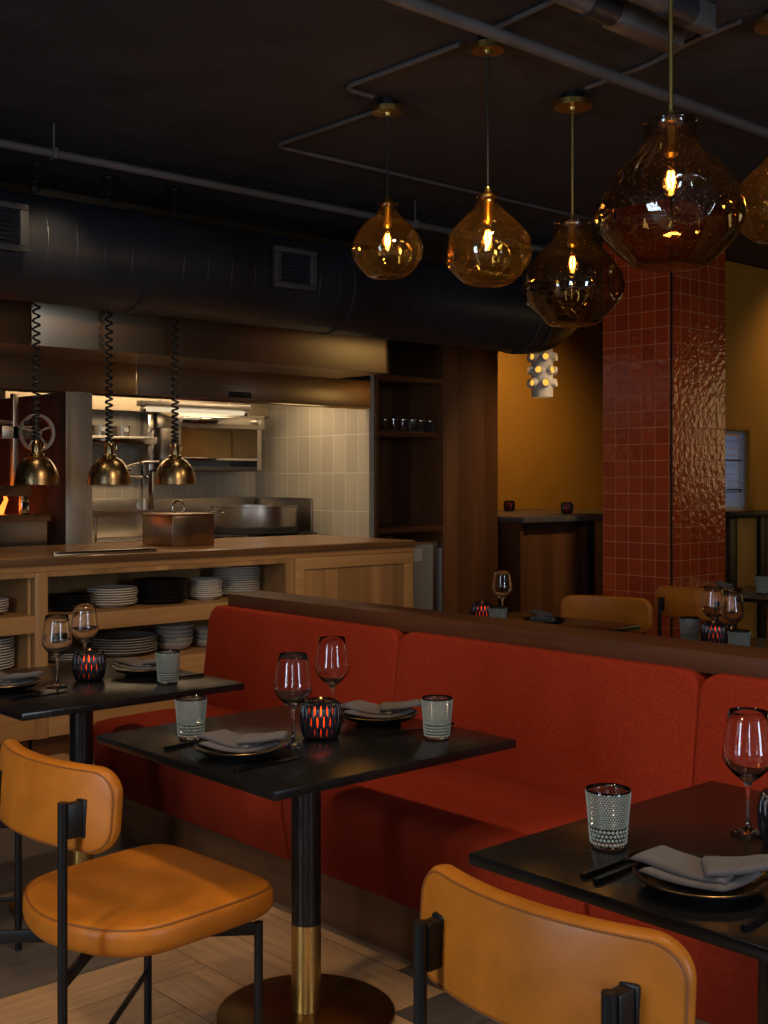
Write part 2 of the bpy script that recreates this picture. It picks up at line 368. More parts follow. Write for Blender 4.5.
# ------------------------------------------------------------------ room shell
def make_floor():
    mb = MB(); bm = mb.bm; tone = bm.loops.layers.float_color.new('tone')
    W, Ln = 0.2, 1.0
    def plank(x0, x1, y0, y1, along_x):
        if x1 < -2.7 or x0 > 14.2 or y1 < -3.2 or y0 > 8.7: return
        x0 = max(x0, -2.6); x1 = min(x1, 14.1); y0 = max(y0, -3.1); y1 = min(y1, 8.6)
        if x1 - x0 < .01 or y1 - y0 < .01: return
        g = .0012
        vs = [bm.verts.new(p) for p in ((x0 + g, y0 + g, 0), (x1 - g, y0 + g, 0), (x1 - g, y1 - g, 0), (x0 + g, y1 - g, 0))]
        f = bm.faces.new(vs); cx, cy = (x0 + x1) / 2, (y0 + y1) / 2
        h = noise.noise(Vector((cx * .55 + 3.1, cy * .55 + 7.7, 0)))
        rnd = random.Random(int(cx * 997) * 7919 + int(cy * 991))
        grey = plank_grey(x0, x1, y0, y1, h, rnd)
        k = rnd.uniform(.82, 1.15)
        c = (.115 * k, .092 * k, .080 * k) if grey else (.56 * k, .325 * k, .165 * k)
        ox, oy = rnd.uniform(0, 40), rnd.uniform(0, 40)
        for l in f.loops:
            l[tone] = (*c, 1); p = l.vert.co
            l[mb.uv].uv = (p.x + ox, p.y + oy) if along_x else (p.y + ox, p.x + oy)
    def plank_grey(x0, x1, y0, y1, h, rnd):
        cx, cy = (x0 + x1) / 2, (y0 + y1) / 2
        for gx, gy, gr in ((1.70, 3.62, .42), (2.45, 2.30, .50), (2.05, 4.25, .40)):
            if math.hypot(cx - gx, cy - gy) < gr: return True
        for gx, gy, gr in ((2.5, 3.15, .5), (1.62, 2.95, .55), (1.95, 2.75, .35), (1.5, 2.6, .3)):
            if math.hypot(cx - gx, cy - gy) < gr: return False
        return (h + rnd.uniform(-.28, .28)) > .12
    # herringbone: each step of the stair carries one board along x and one along y
    n = int(Ln / W)
    for i in range(-60, 90):
        for j in range(-14, 16):
            bx = i * W + j * Ln; by = i * W - j * Ln
            plank(bx, bx + Ln, by, by + W, True)
            plank(bx, bx + W, by + W, by + W + Ln, False)
    mb.mi = 1
    r = [bm.verts.new(p) for p in ((-2.7, -3.2, -.004), (14.2, -3.2, -.004), (14.2, 8.7, -.004), (-2.7, 8.7, -.004))]
    f = bm.faces.new(r); f.material_index = 1
    o = mb.build('floor', [M['floor'], M['soot']], smooth=False)
    struct(o, 'herringbone parquet floor of mixed tan and grey boards', 'floor')
make_floor()
o = MB().box(-2.6, 14.2, -3.2, 8.7, H_CEIL, H_CEIL + .12).build('ceiling', M['ceiling']); struct(o, 'dark rough concrete ceiling above the dining room', 'ceiling')

def wall_with_openings(name, label, axis, pos, thick, a0, a1, z1, holes, m):
    """solid wall panels around rectangular openings"""
    mb = MB()
    def seg(u0, u1, v0, v1):
        if u1 - u0 < .001 or v1 - v0 < .001: return
        if axis == 'X': mb.box(pos, pos + thick, u0, u1, v0, v1)
        else: mb.box(u0, u1, pos, pos + thick, v0, v1)
    u = a0
    for (h0, h1, s, t) in sorted(holes):
        seg(u, h0, 0, z1); seg(h0, h1, 0, s); seg(h0, h1, t, z1); u = h1
    seg(u, a1, 0, z1)
    return struct(mb.build(name, m), label, 'wall')
WZ0, WZ1 = .6, 2.9
M['wallpaint'] = mat('dark_wall_paint', (.10, .07, .045), .7)
WBX = [(1.75, 2.5)]
WLY = [(-2.75, -2.0), (1.65, 2.4)]
wall_with_openings('wall_back', 'dark painted window wall behind the camera', 'Y', -3.1, .1, -2.6, 14.2, H_CEIL, [(a, b, WZ0, WZ1) for a, b in WBX], M['wallpaint'])
wall_with_openings('wall_left', 'dark painted window wall beside the camera', 'X', -2.7, .1, -3.1, 8.7, H_CEIL, [(a, b, WZ0, WZ1) for a, b in WLY], M['wallpaint'])
wall_with_openings('wall_right', 'ochre end wall with a warm lit window', 'X', 14.1, .1, -3.1, 8.7, H_CEIL, [(-.6, 1.4, 1.2, 2.9)], M['ochre'])

def window_frame(name, label, axis, pos, u0, u1, z0, z1, nu, nz):
    mb = MB(); t = .03
    def bar(a, b, c, d):
        if axis == 'X': mb.box(pos - .04, pos + .04, a, b, c, d, .004)
        else: mb.box(a, b, pos - .04, pos + .04, c, d, .004)
    bar(u0, u1, z0, z0 + t); bar(u0, u1, z1 - t, z1); bar(u0, u0 + t, z0 + t, z1 - t); bar(u1 - t, u1, z0 + t, z1 - t)
    for k in range(1, nu):
        c = u0 + (u1 - u0) * k / nu; bar(c - .02, c + .02, z0 + t, z1 - t)
    return struct(mb.build(name, M['black']), label, 'window')
for k, (a, b) in enumerate(WBX): window_frame(f'window_{k + 1}', 'tall window in the wall behind the camera', 'Y', -3.05, a, b, WZ0, WZ1, 2, 1)
for k, (a, b) in enumerate(WLY): window_frame(f'window_{k + 2}', ('tall window beside the camera near the back corner', 'tall window beside the camera facing the tables')[k], 'X', -2.65, a, b, WZ0, WZ1, 2, 1)
window_frame('window_4', 'wide framed window in the ochre end wall', 'X', 14.15, -.6, 1.4, 1.2, 2.9, 3, 1)

# kitchen walls
o = MB().box(1.5, 6.12, 8.4, 8.5, 0, H_CEIL).build('wall_kitchen', M['tile_white']); struct(o, 'pale tiled back wall of the open kitchen', 'wall')
o = MB().box(6.09, 6.14, 6.92, 8.4, 0, H_CEIL).build('wall_kitchen_side', M['tile_white']); struct(o, 'pale tiled side wall of the open kitchen', 'wall')
o = MB().box(3.56, 3.745, 6.92, 8.39, 0, 2.0, .004).build('wall_kitchen_divider', [M['steel_clad'], M['brick']])
for p in o.data.polygons:
    if p.normal.x < -.5: p.material_index = 1
struct(o, 'steel clad kitchen partition beside the grill', 'wall')
o = MB().box(1.5, 1.6, 6.92, 8.4, 0, H_CEIL).build('wall_grill_side', M['soot']); struct(o, 'sooty side wall of the grill bay', 'wall')
o = MB().box(1.6, 3.55, 8.3, 8.39, 0, H_CEIL).build('wall_grill_back', M['soot']); struct(o, 'sooty back wall of the grill bay', 'wall')
# ochre walls
o = MB().box(6.2, 14.1, 8.5, 8.6, 0, H_CEIL).build('wall_far', M['ochre']); struct(o, 'ochre plaster wall behind the bar ledge', 'wall')
mb = MB(); mb.box(8.05, 8.30, 5.3, 6.05, 0, H_CEIL); mb.box(8.30, 8.785, 5.3, 6.05, 0, 1.2); mb.box(8.30, 8.785, 5.3, 6.05, 1.84, H_CEIL); mb.box(8.785, 14.1, 5.3, 6.05, 0, H_CEIL)
o = mb.build('wall_far_right', M['ochre']); struct(o, 'ochre wall with shuttered window right of the column', 'wall')
# shuttered window in that wall
mb = MB()
mb.box(8.30, 8.785, 5.33, 5.36, 1.2, 1.225); mb.box(8.30, 8.785, 5.33, 5.36, 1.815, 1.84); mb.box(8.755, 8.785, 5.32, 5.36, 1.225, 1.815); mb.box(8.30, 8.33, 5.32, 5.36, 1.225, 1.815)
win = mb.build('window_5', mat('shutter_frame_paint', (.45, .48, .55), .5)); struct(win, 'small window with pale blue grey shutter slats in ochre wall', 'window')
for k in range(11):
    z = 1.253 + k * .0525
    a = .5
    s = MB().box(-.21, .21, -.026, .026, -.003, .003, mtx=Matrix.Translation((8.5425, 5.365, z)) @ Matrix.Rotation(1.15, 4, 'X'))
    s.build('slat', M['slat'], win)
mb = MB().box(8.33, 8.755, 5.335, 5.345, 1.36, 1.372).box(8.33, 8.755, 5.335, 5.345, 1.345, 1.352).box(8.33, 8.755, 5.335, 5.345, 1.60, 1.612)
mb.build('glazing_bar', M['black'], win)
o = MB().box(8.785, 8.875, 5.275, 5.3, 1.22, 1.90, .006).box(8.25, 8.785, 5.275, 5.3, 1.845, 1.90, .006).build('trim_1', M['ochre']); struct(o, 'ochre painted casing around the shuttered window', 'trim')

# tiled column
mb = MB().box(6.32, 6.925, 4.34, 4.868, 0, H_CEIL)
col = mb.build('tiled_column', M['tile_red'], smooth=False)
for p in col.data.polygons:
    for li in p.loop_indices:
        uv = col.data.uv_layers[0].data[li].uv
        if abs(p.normal.x) > .5: uv.x -= 4.868
        else: uv.x -= 6.32
struct(col, 'square column clad in glossy oxblood red tiles', 'column')
o = MB().box(6.312, 6.322, 4.332, 4.342, 0, H_CEIL).build('trim_2', M['black']); struct(o, 'slim black corner trim on the tiled column', 'trim')

# ------------------------------------------------------------------ walnut niche cabinet and panel
nk = thing('display_cabinet', 'tall dark walnut shelf cabinet beside the tiled kitchen wall', 'cabinet', (0, 0, 0))
MB().box(6.142, 6.172, 6.90, 7.55, 0, 2.75, .002).box(6.874, 6.90, 6.90, 7.55, 0, 2.75, .002).box(6.172, 6.874, 7.52, 7.55, 0, 2.75).build('carcass', M['walnut'], nk)
for z in (1.03, 1.785, 2.22): MB().box(6.173, 6.873, 6.905, 7.515, z, z + .045, .003).build('shelf', M['walnut_x'], nk)
MB().box(6.173, 6.873, 6.915, 7.515, 2.70, 2.74, .003).build('top', M['walnut_x'], nk)
o = MB().box(6.902, 7.525, 6.90, 7.55, 0, 3.0, .003).build('wall_panel', M['walnut']); struct(o, 'tall walnut clad wall panel left of the ochre wall', 'wall')
fr = thing('undercounter_fridge', 'grey steel undercounter fridge in the base of the walnut cabinet', 'fridge', (6.52, 7.2, 0))
MB().box(-.33, .33, -.26, .30, .05, .95, .004).build('body', M['steel'], fr)
MB().box(-.33, .24, -.30, -.265, .08, .93, .006).build('door', mat('grey_fridge_steel', (.34, .35, .36), .45, metal=.35), fr)
MB().box(.262, .30, -.345, -.302, .2, .9, .006).build('handle', mat('blue_grey_steel', (.22, .25, .29), .4, metal=.35), fr)
MB().box(-.30, .30, -.2, .25, 0, .05).build('plinth', M['black'], fr)
MB().box(.02, .11, -.3025, -.3005, .80, .90).build('sticker', M['paper'], fr)
tap = thing('beer_tap', 'small steel tap on the fridge under the walnut shelf', 'tap', (6.40, 7.05, .95))
MB().lathe([(0, 0), (.022, 0), (.022, .006), (.008, .010), (.008, .06), (0, .06)], 16).build('post', M['chrome'], tap)
MB().tube([(0, 0, .055), (0, -.03, .062), (0, -.05, .05)], .006, 8).build('spout', M['chrome'], tap)
# shot glasses on the cabinet shelf
g = thing('small_glass', '', 'glass')
MB().lathe([(0, 0), (.026, 0), (.034, .095), (.031, .095), (.024, .012), (0, .012)], 20).build('body', M['clear'], g)
MB().lathe([(.0345, .090), (.0352, .095), (.0345, .0975), (.0305, .0975), (.0302, .095), (.0308, .090)], 20, closed=True).build('rim', M['chrome'], g)
gk = Kind(g); OR = ['first', 'second', 'third', 'fourth', 'fifth', 'sixth', 'seventh', 'eighth', 'ninth', 'tenth', 'eleventh', 'twelfth', 'thirteenth', 'fourteenth']
for k in range(7): gk.put((6.222 + k * .100, 7.00, 1.8305), 0, f'{OR[k]} small tumbler from left on dark walnut cabinet shelf', 'tumblers on the walnut cabinet shelf')

# ------------------------------------------------------------------ bar ledge (left ochre wall)
bl = thing('bar_counter', 'bar height walnut clad counter with grey stone top before the ochre wall', 'bar', (0, 0, 0))
MB().box(7.56, 9.75, 6.64, 8.45, 1.085, 1.135, .004).build('stone_top', mat('grey_stone', (.085, .075, .07), .3, var=.2, scale=(12, 12, 12)), bl)
MB().box(7.585, 9.70, 6.70, 8.40, 0, 1.084).build('walnut_body', M['walnut'], bl)
mb = MB().box(7.62, 8.52, 6.655, 6.695, 1.035, 1.083).box(8.46, 8.52, 6.655, 6.695, 0, 1.035); mb.build('steel_frame', M['black'], bl)
MB().box(8.53, 9.68, 6.68, 6.699, 0, 1.083).build('side_panel', M['ochre_dark'], bl)
# right half partition
hp = thing('half_partition', 'black framed half height partition with an ochre panel right of the column', 'partition', (0, 0, 0))
MB().box(7.95, 9.9, 4.95, 5.05, 1.155, 1.205, .003).build('top_rail', M['black'], hp)
for x in (7.955, 8.40, 9.6): MB().box(x, x + .12 if x < 8 else x + .095, 4.955, 5.045, 0, 1.154, .003).build('post', M['black'], hp)
MB().box(8.076, 8.399, 4.985, 5.015, 0, 1.154).box(8.11, 8.36, 4.975, 4.985, .45, 1.10, .004).build('panel', M['ochre_dark'], hp)
MB().box(8.497, 9.598, 4.985, 5.015, 0, 1.154).build('wood_panel', M['walnut'], hp)
# small black cabinet-style ceramic lamp over the bar
lp = thing('pendant_lamp', 'pale ceramic pendant lamp with round glowing cut-outs before the ochre wall', 'lamp', (7.70, 6.56, 0))
def ceramic():
    mb = MB(); mb.lathe([(.080, 2.135), (.086, 2.135), (.090, 2.145), (.088, 2.56), (.06, 2.585), (0, 2.585), (0, 2.575), (.055, 2.575), (.080, 2.555), (.080, 2.135)], 40)
    return mb.build('shade', M['ceramic'], lp)
sh = ceramic()
for row in range(3):
    for k in range(6):
        a = 2 * PI * (k + (.5 if row % 2 else 0)) / 6 + TH + PI + .12; z = 2.252 + row * .108
        d = Vector((math.cos(a), math.sin(a), 0)); c = Vector((0, 0, z)) + d * .086
        q = d.to_track_quat('Z', 'Y').to_matrix().to_4x4()
        mb = MB(); mb.lathe([(.025, -.004), (.040, -.008), (.035, .028), (.031, .038), (.026, .036), (.025, -.004)], 20)
        for v in mb.bm.verts: v.co = Matrix.Translation(c) @ q @ v.co
        b = mb.build('collar', M['ceramic'], lp)
        mb = MB(); mb.lathe([(0, .026), (.0245, .024), (.0245, 0.0), (0, 0.0)], 16)
        for v in mb.bm.verts: v.co = Matrix.Translation(c) @ q @ v.co
        mb.build('lit_opening', M['ledglow'], b)
MB().cyl((0, 0, 2.586), (0, 0, H_CEIL - .03), .004, 8).build('cord', M['cord'], lp)
MB().cyl((0, 0, H_CEIL - .03), (0, 0, H_CEIL - .001), .05, 24).build('canopy', M['black'], lp)
MB().lathe([(0, 2.20), (.03, 2.215), (.04, 2.25), (.03, 2.29), (.015, 2.32), (.012, 2.36), (0, 2.36)], 20).build('bulb', emit('warm_bulb', (1, .6, .22), 2), lp)

# ------------------------------------------------------------------ pass counter
cab = thing('open_shelf_cabinet', 'oak open shelving unit with plate stacks under the kitchen pass', 'cabinet', (0, 0, 0))
XA, XB = 2.847, 4.45
MB().box(2.811, 2.883, 5.80, 5.84, .105, .968, .002).box(4.434, 4.50, 5.80, 5.84, .105, .968, .002).box(2.884, 4.433, 5.80, 5.84, .942, .968).build('face_frame', M['oak_z'], cab)
MB().box(2.884, 4.433, 5.795, 5.84, .645, .735, .002).box(2.884, 4.433, 5.84, 6.36, .715, .735).build('shelf', M['oak_x'], cab)
MB().box(2.884, 4.433, 5.795, 5.84, .11, .455, .002).box(2.884, 4.433, 5.84, 6.36, .435, .455).build('base_shelf', M['oak_x'], cab)
MB().box(2.847, 4.47, 6.36, 6.39, .10, .968).build('back_panel', M['oak_z'], cab)
MB().box(2.85, 2.8835, 5.84, 6.36, .10, .968).build('side_panel', M['oak_z'], cab); MB().box(4.434, 4.467, 5.84, 6.36, .10, .968).build('side_panel', M['oak_z'], cab)
MB().box(2.82, 4.49, 5.85, 5.88, 0, .104).build('toe_kick', M['walnut_x'], cab)
cb2 = thing('open_shelf_cabinet', 'oak open shelving unit at the left edge under the kitchen pass', 'cabinet', (0, 0, 0))
MB().box(1.2, 1.26, 5.80, 5.84, .105, .968, .002).box(1.261, 2.808, 5.80, 5.84, .942, .968).build('face_frame', M['oak_z'], cb2)
MB().box(1.261, 2.809, 5.795, 5.84, .656, .747, .002).box(1.261, 2.789, 5.84, 6.36, .727, .747).build('shelf', M['oak_x'], cb2)
MB().box(1.261, 2.809, 5.795, 5.84, .11, .455, .002).box(1.261, 2.789, 5.84, 6.36, .435, .455).build('base_shelf', M['oak_x'], cb2)
MB().box(1.2, 2.808, 6.36, 6.39, .10, .968).build('back_panel', M['oak_z'], cb2)
MB().box(1.2, 1.23, 5.84, 6.36, .10, .968).build('side_panel', M['oak_z'], cb2); MB().box(2.790, 2.810, 5.842, 6.36, .10, .968).build('side_panel', M['oak_z'], cb2)
MB().box(1.2, 2.80, 5.85, 5.88, 0, .104).build('toe_kick', M['walnut_x'], cb2)
cb3 = thing('panelled_cabinet', 'oak panelled cabinet closing the right end of the kitchen pass', 'cabinet', (0, 0, 0))
MB().box(4.502, 5.49, 5.82, 6.80, .10, .968, .002).build('carcass', M['oak_z'], cb3)
mb = MB().box(4.503, 5.49, 5.795, 5.82, .895, .967, .002).box(4.503, 5.49, 5.795, 5.82, .105, .19, .002).box(4.503, 4.575, 5.795, 5.82, .191, .894, .002).box(5.41, 5.49, 5.795, 5.82, .191, .894, .002)
mb.build('frame', M['oak_x'], cb3)
MB().box(4.578, 5.407, 5.808, 5.82, .193, .892).build('panel', M['oak_z'], cb3)
MB().box(4.52, 5.47, 5.86, 6.75, 0, .10).build('toe_kick', M['walnut_x'], cb3)
wt = thing('worktop', 'long oak worktop of the open kitchen pass', 'worktop', (0, 0, 0))
prof = [(5.799, .970), (5.799, 1.003), (5.801, 1.0045), (5.801, 1.041), (5.806, 1.045), (6.86, 1.045), (6.86, .970)]
MB().loft([[Vector((1.1, y, z)) for y, z in prof], [Vector((5.505, y, z)) for y, z in prof]]).build('slab', M['oak_top'], wt, smooth=False)
MB().box(1.1, 5.505, 5.782, 5.8005, 1.004, 1.0415, .003).build('shaded_edge_band', wood('shaded_oak_edge', (.17, .080, .030), (.09, .040, .016), .35, 'X', 45), wt)  # shade on the slab front put into a darker wood strip
o = MB().box(1.6, 4.50, 6.40, 6.80, 0, .968).build('counter_base', M['walnut']); tag(o, 'walnut base carrying the back of the kitchen pass worktop', 'counter')
tr = thing('ticket_rail', 'slim steel ticket rail on the front edge of oak worktop', 'rail', (2.93, 5.845, 1.046), -.01)
MB().box(0, .62, -.016, .016, 0, .006, .001).build('base', M['steel'], tr)
MB().box(.004, .616, -.014, -.004, .006, .020, .002).build('clip_bar', M['chrome'], tr)
MB().cyl((.01, .005, .013), (.61, .005, .013), .007, 10).build('roller', M['steel'], tr)

# plates --------------------------------------------------------------------
def plate_mesh(name, r, h, m, seg=40):
    mb = MB()
    mb.lathe([(0, .003), (r * .5, .003), (r * .52, 0), (r * .60, 0), (r * .63, .004), (r * .93, h - .002), (r, h + .001), (r * 1.005, h + .004), (r * .99, h + .006), (r * .90, h + .001), (r * .62, .009), (0, .008)], seg)
    return mb.build(name, m)
def bowl_mesh(name, r, h, m):
    mb = MB()
    mb.lathe([(0, .003), (r * .45, .003), (r * .47, 0), (r * .55, 0), (r * .8, h * .3), (r * .96, h * .8), (r, h), (r * .97, h + .002), (r * .90, h * .8), (r * .72, h * .33), (r * .4, .010), (0, .009)], 32)
    return mb.build(name, m)
KN = {}
def stack(kind, maker, n, x, y, z, pitch, desc, group, jit=.004):
    if kind not in KN:
        o = maker(); tag(o, '', 'bowl' if 'bowl' in kind else 'plate'); KN[kind] = Kind(o)
    for k in range(n):
        i = n - 1 - k
        pos = 'topmost' if i == 0 else (f'{OR[i]} from the top' if i < n - 1 else 'lowest')
        KN[kind].put((x + random.uniform(-jit, jit), y + random.uniform(-jit, jit), z + k * pitch), random.uniform(0, 6), f'{desc}, {pos}', group)
S1, S2 = .7355, .4555
stack('bp', lambda: plate_mesh('dinner_plate', .122, .020, M['plate_black']), 5, 3.115, 6.02, S1, .0145, 'black plate in low stack at left of the upper oak shelf', 'black plates, left stack')
stack('wp', lambda: plate_mesh('dinner_plate', .140, .022, M['plate_white']), 7, 3.385, 6.03, S1, .0135, 'white plate in the wide stack between black stacks', 'white plates between the black stacks')
stack('bp2', lambda: plate_mesh('dinner_plate', .160, .022, M['plate_black']), 10, 3.695, 6.03, S1, .0120, 'black plate in the tall black stack on upper oak shelf', 'black plates, tall stack')
stack('sp', lambda: plate_mesh('side_plate', .100, .022, M['plate_white']), 9, 4.00, 6.02, S1, .0120, 'small white side plate beside the tall black stack', 'side plates on the upper shelf')
stack('wp2', lambda: plate_mesh('dinner_plate', .148, .022, M['plate_white']), 12, 4.278, 6.10, S1, .0140, 'white plate in the tallest stack at right of upper shelf', 'white plates, tallest stack')
stack('gp', lambda: plate_mesh('platter', .195, .026, M['plate_grey']), 6, 3.48, 6.08, S2, .0145, 'large grey platter on the lower oak shelf', 'grey platters on the lower shelf')
stack('gb', lambda: bowl_mesh('serving_bowl', .112, .050, M['plate_grey']), 5, 3.795, 6.04, S2, .0235, 'grey bowl in the stack right of the platters', 'grey bowls beside the platters')
stack('gb2', lambda: bowl_mesh('small_bowl', .080, .045, M['plate_grey']), 3, 4.01, 6.02, S2, .031, 'small grey bowl beside the red banquette end', 'small grey bowls')
stack('gp3', lambda: plate_mesh('dinner_plate', .135, .022, M['plate_grey']), 3, 3.12, 6.04, S2, .0135, 'grey plate behind the wine glasses on lower shelf', 'grey plates behind the wine glasses')
stack('wp3', lambda: plate_mesh('dinner_plate', .128, .022, M['plate_white']), 5, 2.62, 6.0, .7475, .0135, 'white plate at left edge of upper oak shelf', 'white plates at the left edge')
stack('gp2', lambda: plate_mesh('dinner_plate', .150, .022, M['plate_white']), 11, 2.634, 6.02, S2, .0145, 'pale plate in tall lower stack at the left edge', 'pale plates in the lower left bay')

# box and things on the pass
bx = thing('steel_box', 'brownish steel lidded box with ring handle on the pass', 'box', (4.017, 6.345, 1.046))
MB().box(-.150, .150, -.172, .172, 0, .180, .003).build('body', M['brown_steel'], bx)
MB().box(-.153, .153, -.175, .175, .180, .196, .003).build('lid', M['brown_steel'], bx)
mb = MB(); pts = [(.0 + .042 * math.cos(a), 0, .228 + .042 * math.sin(a)) for a in [PI * (-.30 + 1.6 * k / 16) for k in range(17)]]
mb.tube(pts, .008, 10); mb.build('ring_handle', M['chrome'], bx)

# heat lamps -----------------------------------------------------------------
hl = thing('heat_lamp', '', 'lamp')
mb = MB(); z0 = 0
mb.lathe([(.123, 0), (.126, .003), (.1245, .012), (.123, .035), (.117, .068), (.106, .098), (.090, .124), (.070, .145), (.050, .157), (.036, .162), (.033, .160), (.048, .153), (.067, .140), (.086, .119), (.101, .094), (.112, .066), (.118, .035), (.120, .003), (.123, 0)], 48)
mb.build('shade', M['antique'], hl)
MB().lathe([(0, .158), (.040, .160), (.044, .168), (.040, .176), (.028, .180), (.027, .225), (.029, .230), (.022, .240), (.013, .242), (.013, .25), (0, .25)], 28).build('socket', M['antique'], hl)
mb = MB(); mb.tube([(.026, 0, .20), (.045, 0, .205), (.048, 0, .23), (.03, 0, .245), (.012, 0, .245)], .005, 8); mb.build('swivel', M['antique'], hl)
mb = MB(); pts = []; turns = 34; zt = H_CEIL - 1.417 - .02
for k in range(turns * 10 + 1):
    t = k / (turns * 10); zz = .25 + (zt - .25) * (t ** 1.35); r = .019 if 0 < k < turns * 10 else 0
    a = 2 * PI * k / 10; pts.append((r * math.cos(a), r * math.sin(a), zz))
mb.tube(pts, .0065, 6); mb.build('coil_cord', M['cord'], hl)
MB().cyl((0, 0, zt), (0, 0, zt + .019), .045, 20).build('canopy', M['black'], hl)
MB().lathe([(0, .02), (.045, .03), (.055, .06), (.04, .10), (0, .12)], 20).build('bulb', mat('infrared_bulb', (.5, .1, .04), .2), hl)
hk = Kind(hl)
for x, lab in ((3.03, 'brass heat lamp on coiled cord left above the pass, before the wheel'), (3.48, 'brass heat lamp on coiled cord in the middle of three'), (3.925, 'brass heat lamp on coiled cord nearest the broiler, above steel box')):
    hk.put((x, 6.235, 1.417), 0, lab, 'brass heat lamps over the pass')

# ------------------------------------------------------------------ hood
hd = thing('extractor_hood', 'long brushed steel extractor hood over the open kitchen', 'hood', (0, 0, 0))
MB().box(1.55, 3.05, 6.35, 6.372, 2.205, 3.1, .002).build('upper_fascia', M['steel_h'], hd)
MB().box(3.058, 5.75, 6.35, 6.372, 2.205, 3.1, .002).build('upper_fascia', M['steel_h'], hd)
MB().box(5.752, 5.77, 6.35, 6.92, 2.205, 3.1).build('end_panel', M['steel_h'], hd)
MB().box(1.55, 5.75, 6.373, 6.95, 2.205, 2.222).build('soffit', M['steel_h'], hd)
MB().box(1.6, 4.05, 6.90, 6.918, 2.0, 2.204, .002).build('lower_fascia', M['steel_h'], hd)
MB().box(4.056, 6.085, 6.90, 6.918, 2.0, 2.204, .002).build('lower_fascia', M['steel_h'], hd)
MB().box(5.78, 6.085, 6.90, 6.918, 2.205, 3.1).build('filler_panel', M['dark_void'], hd)
MB().box(1.6, 6.085, 6.93, 6.96, 1.985, 2.01, .003).build('drip_lip', M['chrome'], hd)
MB().box(3.75, 6.085, 8.20, 8.39, 1.98, 2.25).build('rear_plenum', M['steel_h'], hd)
mb = MB(); mb.loft([[Vector((x, 6.96, 2.25)), Vector((x, 8.19, 2.55)), Vector((x, 8.19, 2.57)), Vector((x, 6.96, 2.27))] for x in (1.62, 6.08)]); mb.build('inner_canopy', M['steel_h'], hd, smooth=False)
for z0, xx in ((2.06, 2.6), (2.04, 4.87)):
    p = thing('nameplate', 'small black data plate at left end of the hood fascia' if xx < 3 else 'small black data plate on right half of the hood fascia', 'plate', (xx, 6.8985, z0))
    w = .25 if xx < 3 else .095; hh = .035 if xx < 3 else .02
    MB().box(-w, w, -.003, 0, -hh, hh, .001).build('plate', M['black'], p)
    mb = MB()
    for k in range(14): mb.box(-w * .8 + k * w * .115, -w * .8 + k * w * .115 + w * .07, -.0042, -.0032, hh * .1, hh * .5)
    mb.build('marks', M['grille'], p)
lt = thing('tube_light', 'glowing tube light under the extractor hood above the broiler', 'lamp', (4.93, 7.55, 1.955))
MB().cyl((-.43, 0, 0), (.43, 0, 0), .017, 14).build('tube', M['tube'], lt)
MB().box(-.47, .47, -.05, .05, .022, .06, .004).build('housing', M['steel'], lt)
for s in (-1, 1): MB().box(s * .43 - (.03 if s < 0 else 0), s * .43 + (.03 if s > 0 else 0), -.022, .022, -.022, .022, .004).build('end_cap', M['chrome'], lt)
mb = MB(); mb.cyl((-.3, 0, .06), (-.3, 0, .36), .008, 8).cyl((.3, 0, .06), (.3, 0, .36), .008, 8); mb.build('hanger', M['steel'], lt)

# range line -----------------------------------------------------------------
rg = thing('cooking_range', 'long steel cooking line along the tiled kitchen walls', 'range', (0, 0, 0))
MB().box(3.78, 6.06, 7.40, 8.34, 0, 1.0, .006).build('body', M['steel'], rg)
MB().box(3.78, 6.06, 7.36, 7.40, .90, 1.02, .01).build('bullnose', M['chrome'], rg)
MB().box(3.78, 6.04, 8.345, 8.37, 1.0, 1.30, .003).build('back_splash', M['steel'], rg)
MB().box(6.062, 6.082, 7.60, 8.37, 1.0, 1.30, .003).build('side_splash', M['steel'], rg)
mb = MB()
for k in range(14): mb.box(5.02 + k * .073, 5.05 + k * .073, 7.44, 8.30, 1.001, 1.028, .004)
mb.build('grate', M['soot'], rg)
for k in range(8): MB().lathe([(0, -.03), (.022, -.03), (.026, 0), (.026, .006), (0, .006)], 16, (3.95 + k * .26, 7.36, .955), axis='Y').build('knob', M['black'], rg)
rp = thing('rondeau_pan', 'wide round steel pan on the grate near the tiled corner', 'pan', (5.60, 7.74, 1.029))
MB().lathe([(0, 0), (.33, 0), (.335, .012), (.335, .20), (.343, .206), (.343, .214), (.328, .214), (.326, .02), (0, .02)], 56).build('body', M['steel'], rp)
MB().lathe([(.336, .0), (.350, .004), (.350, .05), (.3365, .055)], 56).build('base_band', M['soot'], rp)
for s in (-1, 1): MB().tube([(s * .335, -.07, .17), (s * .385, -.05, .175), (s * .385, .05, .175), (s * .335, .07, .17)], .008, 8).build('handle', M['chrome'], rp)
tr2 = thing('prep_tray', 'shallow steel tray of dark crumbs on a stand behind the pass', 'tray', (4.32, 7.58, 1.002))
mb = MB()
for x in (-.26, .26):
    for y in (-.12, .12): mb.cyl((x, y, 0), (x, y, .19), .010, 8)
mb.build('stand', M['chrome'], tr2)
MB().box(-.29, .29, -.15, .15, .19, .197).box(-.29, -.282, -.15, .15, .197, .225).box(.282, .29, -.15, .15, .197, .225).box(-.281, .281, -.15, -.142, .197, .225).box(-.281, .281, .142, .15, .197, .225).build('pan', M['steel'], tr2)
mb = MB()
for k in range(90):
    x, y = random.uniform(-.26, .26), random.uniform(-.12, .12); s = random.uniform(.008, .016)
    mb.box(x - s, x + s, y - s, y + s, .198, .198 + s * 1.8, mtx=Matrix.Rotation(random.uniform(-.06, .06), 4, 'Z'))
tag(mb.build('crumbs', mat('toasted_crumbs', (.16, .08, .03), .8, var=.4, scale=(50, 50, 50)), tr2), kind='stuff')
